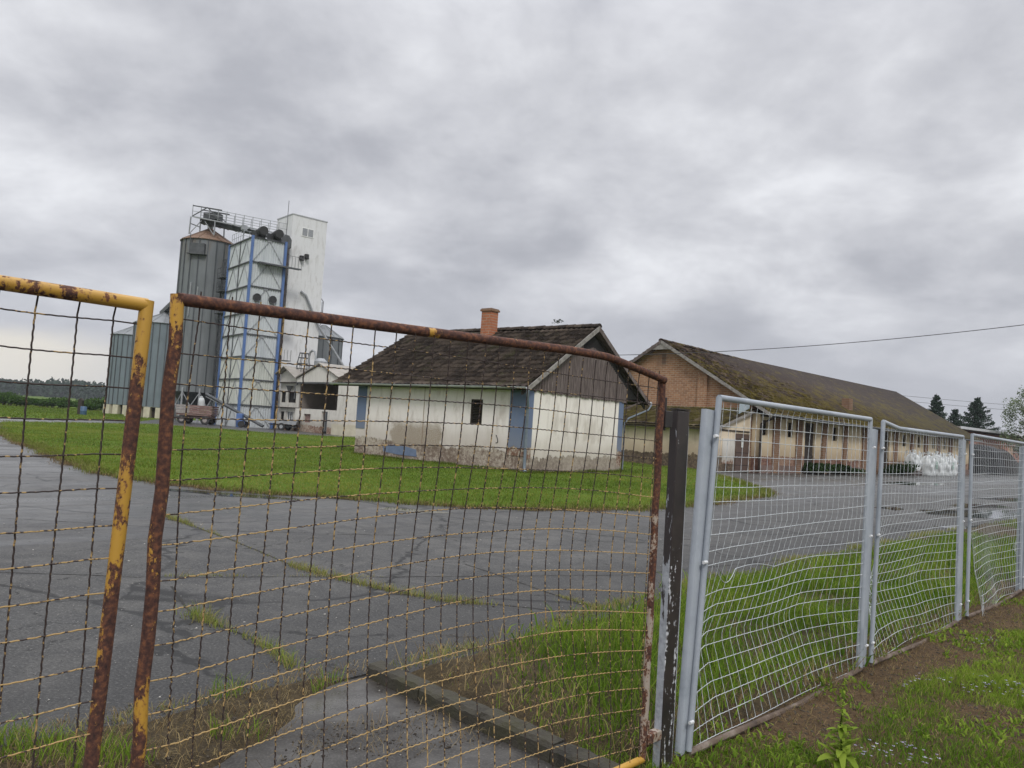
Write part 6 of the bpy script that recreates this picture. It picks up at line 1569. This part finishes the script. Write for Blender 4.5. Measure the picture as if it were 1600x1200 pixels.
# strip of weeds between asphalt and apron, and weeds in the asphalt joints
P = scatter(strip, 1500, 140, ((-4.5, 1.5), (0.2, 6))); r = np.random.default_rng(141); n = len(P)
stz = lambda P: 0.004 + 0.035 * fbm(P, 2.6, 41)
blades('strip_straw', P, stz(P), r.uniform(0.02, 0.085, n), r.uniform(0.002, 0.004, n), r.uniform(1.0, 1.28, n), r.random(n), r.random(n) * 0.4, M['straw'], 142)
P = scatter(strip, 2600, 143, ((-4.5, 1.5), (0.2, 6))); P = P[fbm(P, 2.6, 144) > 0.67]; n = len(P)
blades('strip_grass', P, stz(P), r.uniform(0.04, 0.15, n), r.uniform(0.003, 0.006, n), r.uniform(0.3, 0.9, n), np.clip(r.normal(0.6, 0.2, n), 0, 1), (r.random(n) < 0.1) * 0.6, M['blade'], 145)
P = scatter(strip, 300, 146, ((-4.5, 1.5), (0.2, 6))); chips('strip_crumbs', P, stz, 0.004, 0.012, M['debris'], 147)


def joint(pts, n, spread, h, dry, seed):
    r = np.random.default_rng(seed); pts = np.array(pts, float); L = np.r_[0, np.cumsum(np.linalg.norm(np.diff(pts, axis=0), axis=1))]
    t = r.random(n) * L[-1]; P = np.column_stack([np.interp(t, L, pts[:, 0]), np.interp(t, L, pts[:, 1])])
    g = vnoise(np.column_stack([t * 1.6, np.zeros(n)]), 1.0, seed); k = r.random(n) < np.clip((g - 0.25) * 2.2, 0.05, 1); P, g = P[k], g[k]; P = P + r.normal(0, spread, P.shape) * g[:, None]
    return P, r.uniform(0.3, 1, len(P)) * h * (0.4 + g), np.clip(r.normal(dry, 0.25, len(P)), 0, 1)
JP, JH, JD = [], [], []
for a in (([(-4.9, 11.2), (-3.4, 9.6), (-2.1, 8.05), (-1.15, 7.35), (-0.5, 7.0), (0.1, 6.95)], 2600, 0.035, 0.09, 0.55, 1), ([(0.05, 8.3), (0.55, 7.55), (0.95, 7.05)], 500, 0.02, 0.05, 0.6, 2),
          ([(-3.4, 7.2), (-2.2, 7.6), (-1.2, 7.9)], 350, 0.02, 0.04, 0.6, 3), ([(-2.35, 6.0), (-1.8, 5.55), (-1.45, 5.2), (-1.25, 4.9)], 900, 0.05, 0.12, 0.40, 4), ([fence_pt(-12, 2.12), fence_pt(-0.7, 2.05)], 1600, 0.04, 0.06, 0.6, 5),
          ([fence_pt(-0.3, 1.9), fence_pt(0.6, 1.98), fence_pt(1.6, 2.12), fence_pt(2.9, 2.28), fence_pt(4.7, 2.52), fence_pt(9, 2.6), fence_pt(16, 2.65)], 6000, 0.09, 0.09, 0.55, 6)):
    p, h_, d_ = joint(*a); JP.append(p); JH.append(h_); JD.append(d_)
JP = np.concatenate(JP); JH = np.concatenate(JH); JD = np.concatenate(JD); n = len(JP); r = np.random.default_rng(150)
blades('joint_weeds', JP, np.full(n, 0.0), JH, np.full(n, 0.005), r.uniform(0.3, 1.0, n), np.clip(r.normal(0.55, 0.2, n), 0, 1), JD, M['blade'], 151)
# the open joints themselves: narrow ragged dark seams in the asphalt
def seam(pts, w, seed):
    r_ = np.random.default_rng(seed); pts = np.array(pts, float); L = np.r_[0, np.cumsum(np.linalg.norm(np.diff(pts, axis=0), axis=1))]
    t_ = np.arange(0, L[-1], 0.06); C_ = np.column_stack([np.interp(t_, L, pts[:, 0]), np.interp(t_, L, pts[:, 1])]); C_ = C_ + np.cumsum(r_.normal(0, 0.006, C_.shape), 0) * 0.5
    d_ = np.gradient(C_, axis=0); nn_ = np.column_stack([-d_[:, 1], d_[:, 0]]); nn_ /= np.linalg.norm(nn_, axis=1)[:, None]; ww = w * r_.uniform(0.35, 1.3, len(C_))[:, None] / 2
    sheet('asphalt_seam', np.concatenate([C_ + nn_ * ww, (C_ - nn_ * ww)[::-1]]), 0.0035, M['seam'])
for k, (pts, w) in enumerate((([(-4.9, 11.2), (-3.4, 9.6), (-2.1, 8.05), (-1.15, 7.35), (-0.5, 7.0), (0.1, 6.95), (0.9, 6.75)], 0.026), ([(-0.4, 8.9), (0.05, 8.3), (0.55, 7.55), (0.95, 7.05), (1.3, 6.6)], 0.018), ([(-7.5, 6.6), (-3.4, 7.2), (-2.2, 7.6), (-1.2, 7.9), (1.5, 8.9), (6.0, 12.5)], 0.016), ([(-2.9, 6.9), (-2.35, 6.0), (-1.8, 5.55), (-1.45, 5.2), (-1.25, 4.9)], 0.022), ([(-9, 10.0), (-3.9, 10.1), (2.0, 11.5), (9, 17)], 0.014))): seam(pts, w, 180 + k)
# crumbs of soil and dead stalks lying along those joints
r = np.random.default_rng(152); k = r.choice(len(JP), 2600); Q = JP[k] + r.normal(0, 0.045, (2600, 2)); Q = Q[Q[:, 1] < 12]; n = len(Q)
chips('joint_crumbs', Q[:n // 2], lambda P: np.full(len(P), 0.003), 0.004, 0.013, M['debris'], 153)
blades('joint_straw', Q[n // 2:], np.full(n - n // 2, 0.003), r.uniform(0.03, 0.12, n - n // 2), np.full(n - n // 2, 0.003), r.uniform(1.05, 1.3, n - n // 2), r.random(n - n // 2), r.random(n - n // 2) * 0.3, M['straw'], 154)

# the leafy dock plant standing in the near verge
wx, wy = 1.70, 3.80
dk = empty('dock_plant', (wx, wy, float(verge_z(np.array([[wx, wy]]))[0])), 0.4, 'upright bright green leafy weed standing alone in the near verge', 'plant')
mb = MB(); mb.tube([(0, 0, -0.02), (0.005, 0.0, 0.12), (0.0, 0.008, 0.24), (0.008, 0.004, 0.36)], [0.006, 0.005, 0.004, 0.0015], 6)
st = mb.build('stem', M['lawn_blade'], dk, True)
def leaf_geo(L, W, droop, n=7):
    vs = []; fs = []
    for i in range(n + 1):
        t = i / n; w = W * math.sin(math.pi * min(1, t * 0.93 + 0.07)) ** 0.8 * (1 + 0.12 * math.sin(t * 17)); x = L * t; z = L * (0.55 * t - droop * t * t)
        vs += [(x, -w, z + 0.25 * w), (x, 0, z), (x, w, z + 0.25 * w)]
    for i in range(n):
        for q in (0, 1): fs.append((i * 3 + q, i * 3 + q + 1, i * 3 + q + 4, i * 3 + q + 3))
    return vs, fs
rr = random.Random(3); mb = MB()
for k in range(90):
    z = 0.01 + 0.35 * (k / 89) ** 0.9; a = k * 2.4 + rr.uniform(-1, 1); L = (0.12 - 0.27 * z) * rr.uniform(0.45, 1.3); L = max(L, 0.016)
    vs, fs = leaf_geo(L, L * rr.uniform(0.14, 0.24), rr.uniform(-0.1, 1.1)); c_, s_2 = math.cos(a), math.sin(a)
    mb.add([(x * c_ - y * s_2, x * s_2 + y * c_, zq + z) for x, y, zq in vs], fs)
lf = mb.build('leaves', M['blade'], dk, True, fix=False)
a = lf.data.attributes.new('Col', 'FLOAT_COLOR', 'POINT'); nn = len(lf.data.vertices); t = np.repeat(np.random.default_rng(9).uniform(0.75, 1.0, nn // 24 + 1), 24)[:nn]
a.data.foreach_set('color', np.column_stack([t, t * 0, t * 0, np.ones(nn)]).astype(np.float32).ravel())


# ---------------------------------------------------------------- trees and shrubs
def leaf_cloud(name, C, size, tone, mat, parent=None, seed=0, asp=0.6, normal_up=0.0):
    """one small quad per leaf or spray, randomly turned"""
    r = np.random.default_rng(seed); n = len(C); d = r.normal(size=(n, 3)); d /= np.linalg.norm(d, axis=1)[:, None]
    e = r.normal(size=(n, 3)); e -= (e * d).sum(1)[:, None] * d; e /= np.linalg.norm(e, axis=1)[:, None]
    size = np.broadcast_to(size, (n,)); u = d * size[:, None] * 0.5; v = e * size[:, None] * 0.5 * asp
    V = np.stack([C - u, C + v, C + u, C - v], 1).reshape(-1, 3)
    col = np.repeat(np.column_stack([tone, np.zeros(n), tone]).astype(np.float32), 4, 0)
    o = mesh_np(name, V, np.arange(4 * n), np.full(n, 4), mat, parent, attr=col); return o


def conifer(x, y, H, R, seed, label, bare=0.06):
    t = empty('conifer_tree', (x, y, -0.06), 0, label, 'tree', 'dark conifers behind the warehouse'); r = np.random.default_rng(seed)
    MB().tube([(0, 0, 0), (0.05, 0, H * 0.5), (0, 0.03, H)], [H * 0.018, H * 0.011, 0.02], 8).build('trunk', M['bark'], t, True)
    bm_ = MB(); C = []; S = []; T = []
    z = H * bare
    while z < H * 0.985:
        u = (z / H - bare) / (1 - bare); L0 = R * (1 - u) ** 0.82 * (1.0 if u > 0.08 else 0.8) + 0.12
        nb = int(r.integers(5, 8)); a0 = r.uniform(0, 6.28)
        for k in range(nb):
            a = a0 + k * 6.283 / nb + r.normal(0, 0.18); L = L0 * r.uniform(0.62, 1.16); up = 0.25 * u - 0.06; zb = z + r.normal(0, 0.12)
            tip = np.array([math.cos(a) * L, math.sin(a) * L, zb + L * up]); mid = np.array([math.cos(a) * L * 0.5, math.sin(a) * L * 0.5, zb + L * (up * 0.3 - 0.10)])
            bm_.tube([(0, 0, zb), tuple(mid), tuple(tip)], [0.035 * (1 - u) + 0.008, 0.022 * (1 - u) + 0.006, 0.004], 4, False)
            m = int(16 + 40 * L); q = r.random(m) ** 0.75
            cx = np.outer(1 - q, (0, 0, zb)) + 0; P0 = np.array([0, 0, zb]); B = ((1 - q) ** 2)[:, None] * P0 + (2 * q * (1 - q))[:, None] * (2 * mid - 0.5 * P0 - 0.5 * tip) + (q ** 2)[:, None] * tip
            w = 0.24 * L * (1 - q * 0.75) * np.clip(q * 3, 0.2, 1); side = np.array([-math.sin(a), math.cos(a), 0])
            B = B + np.outer(r.normal(0, 1, m) * w * 0.55, side) + np.column_stack([r.normal(0, .04, m), r.normal(0, .04, m), -np.abs(r.normal(0, 0.10 + 0.08 * L, m)) + 0.05])
            C.append(B); S.append(r.uniform(0.16, 0.38, m)); T.append(np.clip(r.normal(0.35 + 0.25 * q, 0.2, m), 0, 1))
        z += r.uniform(0.32, 0.46) * (1 - 0.45 * u) * H / 11
    bm_.build('branches', M['bark'], t)
    leaf_cloud('crown', np.concatenate(C), np.concatenate(S), np.concatenate(T), M['needles'], t, seed, 0.42)
    return t


conifer(65.4, 118.0, 11.0, 3.7, 1, 'conifer nearest the end of the warehouse roof, its open crown flat topped')
conifer(68.9, 119.0, 9.0, 3.2, 2, 'shortest conifer, between two taller ones')
conifer(73.2, 120.5, 11.0, 5.2, 3, 'broad dark conifer with drooping branches, nearest the birch')


def broad_tree(name, x, y, H, R, seed, label, cat, leafmat, barkmat, group=None, zc=0.62, lobes=26, per=420, leaf=0.2, droop=0.0):
    t = empty(name, (x, y, -0.06), 0, label, cat, group); r = np.random.default_rng(seed)
    MB().tube([(0, 0, 0), (0.1, 0.05, H * 0.3), (-0.05, 0.1, H * 0.62), (0.1, 0, H * 0.92)], [H * 0.02, H * 0.015, H * 0.009, 0.02], 8).build('trunk', barkmat, t, True)
    lb = MB(); C = []; T = []
    for k in range(lobes):
        a = r.uniform(0, 6.28); u = r.uniform(0.22, 0.98); rad = R * math.sqrt(max(0.05, 1 - ((u - zc) / 0.5) ** 2)) * r.uniform(0.35, 0.95)
        c = np.array([math.cos(a) * rad, math.sin(a) * rad, H * u]); s = R * r.uniform(0.16, 0.34)
        base = np.array([0, 0, max(H * 0.18, c[2] - rad * 0.9)]); lb.tube([tuple(base), tuple((base + c) / 2 + np.array([0, 0, 0.12 * rad])), tuple(c)], [0.05, 0.03, 0.01], 5, False)
        m = int(per * r.uniform(0.6, 1.3)); d = r.normal(size=(m, 3)); d /= np.linalg.norm(d, axis=1)[:, None]; d *= (r.random(m) ** 0.45)[:, None] * s
        d[:, 2] *= 0.8; P = c + d
        if droop: P[:, 2] -= np.abs(r.normal(0, droop, m)) * r.random(m)
        C.append(P); T.append(np.clip(r.normal(0.35 + 0.4 * r.random(), 0.16, m), 0, 1))
    lb.build('limbs', barkmat, t); C = np.concatenate(C)
    leaf_cloud('crown', C, r.uniform(leaf * 0.6, leaf * 1.3, len(C)), np.concatenate(T), leafmat, t, seed, 0.7)
    return t


broad_tree('birch_tree', 63.6, 93.0, 10.8, 4.1, 11, 'pale green birch at the edge of the photo, right of the conifers', 'tree', M['birch_leaf'], M['birch_bark'], None, 0.6, 46, 300, 0.22, 0.9)


def bush(x, y, W, H, seed, label, name='field_bush', group='bushes along the far edge of the lawn', mat=None, leaf=0.32, per=330, z0=-0.06):
    t = empty(name, (x, y, z0), 0, label, 'bush', group); r = np.random.default_rng(seed); C = []; T = []; mb = MB()
    for k in range(max(6, int(W * 3.2))):
        cx = r.uniform(-W / 2, W / 2); hh = H * (0.55 + 0.45 * math.cos(cx / W * 2.6)) * r.uniform(0.55, 1.0); c = np.array([cx, r.normal(0, W * 0.12), hh * 0.66]); s = np.array([0.16 * W + 0.3, 0.5 + 0.1 * W, hh * 0.42])
        m = per; d = r.normal(size=(m, 3)); d /= np.linalg.norm(d, axis=1)[:, None]; C.append(c + d * (r.random(m) ** 0.4)[:, None] * s); T.append(np.clip(r.normal(0.25 + 0.5 * r.random(), 0.17, m), 0, 1))
        mb.tube([(cx * 0.6, c[1], 0), tuple(c)], [0.06, 0.02], 4, False)
    C = np.concatenate(C); C[:, 2] = np.maximum(C[:, 2], 0.05)
    leaf_cloud('foliage', C, r.uniform(leaf * 0.6, leaf * 1.3, len(C)), np.concatenate(T), mat or M['bush_leaf'], t, seed, 0.7)
    mb.build('stems', M['bark'], t); return t


bush(-77.5, 119, 7.0, 2.0, 21, 'low bush at the edge of the photo, behind the yellow gate leaf')
bush(-72.5, 122, 5.0, 2.1, 22, 'rounded bush between the low edge bush and the gap in the hedge')
bush(-66.8, 122, 3.2, 1.5, 23, 'smallest bush, in the gap of the far hedge')
bush(-66.5, 130, 7.5, 2.5, 24, 'tallest wide bush, behind the stub post and barrel')
bush(-73.0, 135, 6.0, 1.9, 27, 'dim bush standing back behind the gap in the hedge')
bush(-60.8, 127, 6.5, 2.4, 25, 'dark bush tight beside the farthest squat silo')
# dark shrubs growing along the foot of the warehouse
for i, (lx, w, hh, lab) in enumerate(((6.6, 2.4, 0.75, 'dark shrub under the nearer dark warehouse door'), (9.4, 2.6, 0.62, 'dark shrub below the third small warehouse window'), (18.2, 3.0, 0.95, 'dark shrub under the farther dark warehouse door'))):
    b_ = bush(13.34 + 0.7146 * lx + 0.6996 * 0.55, 40.97 + 0.6996 * lx - 0.7146 * 0.55, w, hh, 40 + i, lab, 'wall_shrub', 'shrubs at the foot of the warehouse', M['dark_leaf'], 0.16, 260, 0.0); b_.rotation_euler = (0, 0, BA)

# wooded ridge far behind, reading as one mass
r = np.random.default_rng(60); n = 52000
X = r.uniform(-760, 420, n); Y = 600 + r.normal(0, 22, n); Hh = 6.5 + 8.5 * fbm(np.column_stack([X, Y * 0]), 0.016, 61) + 4.5 * vnoise(np.column_stack([X, Y * 0]), 0.09, 62)
Hh *= np.clip(1.0 - (X + 330) / 520, 0.38, 1.0)
Z = Hh * r.random(n) ** 0.55
o = leaf_cloud('far_woods', np.column_stack([X, Y, Z]), r.uniform(2.2, 4.4, n), np.clip(r.normal(0.2 + 0.5 * fbm(np.column_stack([X, Y]), 0.05, 63), 0.14, n), 0, 1), M['far_leaf'], None, 64, 0.7); tag(o, kind='stuff')
# gently rising ground under it
hx = np.linspace(-1200, 1200, 90); hy = np.linspace(430, 1500, 14); X, Y = np.meshgrid(hx, hy, indexing='ij'); Pq = np.column_stack([X.ravel(), Y.ravel()])
Z = np.clip((Pq[:, 1] - 430) / 350, 0, 1) ** 1.5 * (5 + 5 * fbm(Pq, 0.004, 65)) * np.clip(1.0 - (Pq[:, 0] + 250) / 700, 0.25, 1) - 0.3
idx = np.arange(90 * 14).reshape(90, 14); q = np.stack([idx[:-1, :-1], idx[1:, :-1], idx[1:, 1:], idx[:-1, 1:]], -1).reshape(-1, 4)
o = mesh_np('hills', np.column_stack([Pq, Z]), q.ravel(), np.full(len(q), 4), M['turf'], None, True); tag(o, kind='structure')

# chippings of moss standing on the house ridge
r = np.random.default_rng(170); tw = np.column_stack([RX + r.normal(0, 0.05, 60), 1.75 + r.normal(0, 0.12, 60), RZ + 0.20 + r.random(60) * 0.16])
o = leaf_cloud('ridge_weed', tw, r.uniform(0.05, 0.11, 60), r.random(60) * 0.5, M['dark_leaf'], house, 171, 0.5)

# ---------------------------------------------------------------- faint rain haze over the whole site
m = bpy.data.materials.new('rain haze'); m.use_nodes = True; m.node_tree.nodes.clear()
vo = m.node_tree.nodes.new('ShaderNodeVolumePrincipled'); vo.inputs['Color'].default_value = (0.86, 0.90, 0.96, 1); vo.inputs['Density'].default_value = 0.00022; vo.inputs['Anisotropy'].default_value = 0.1
ou = m.node_tree.nodes.new('ShaderNodeOutputMaterial'); m.node_tree.links.new(vo.outputs[0], ou.inputs['Volume'])
o = MB().box((-1510, -210, -1.6), (1510, 1510, 27.0)).build('haze', m, None); tag(o, kind='stuff')
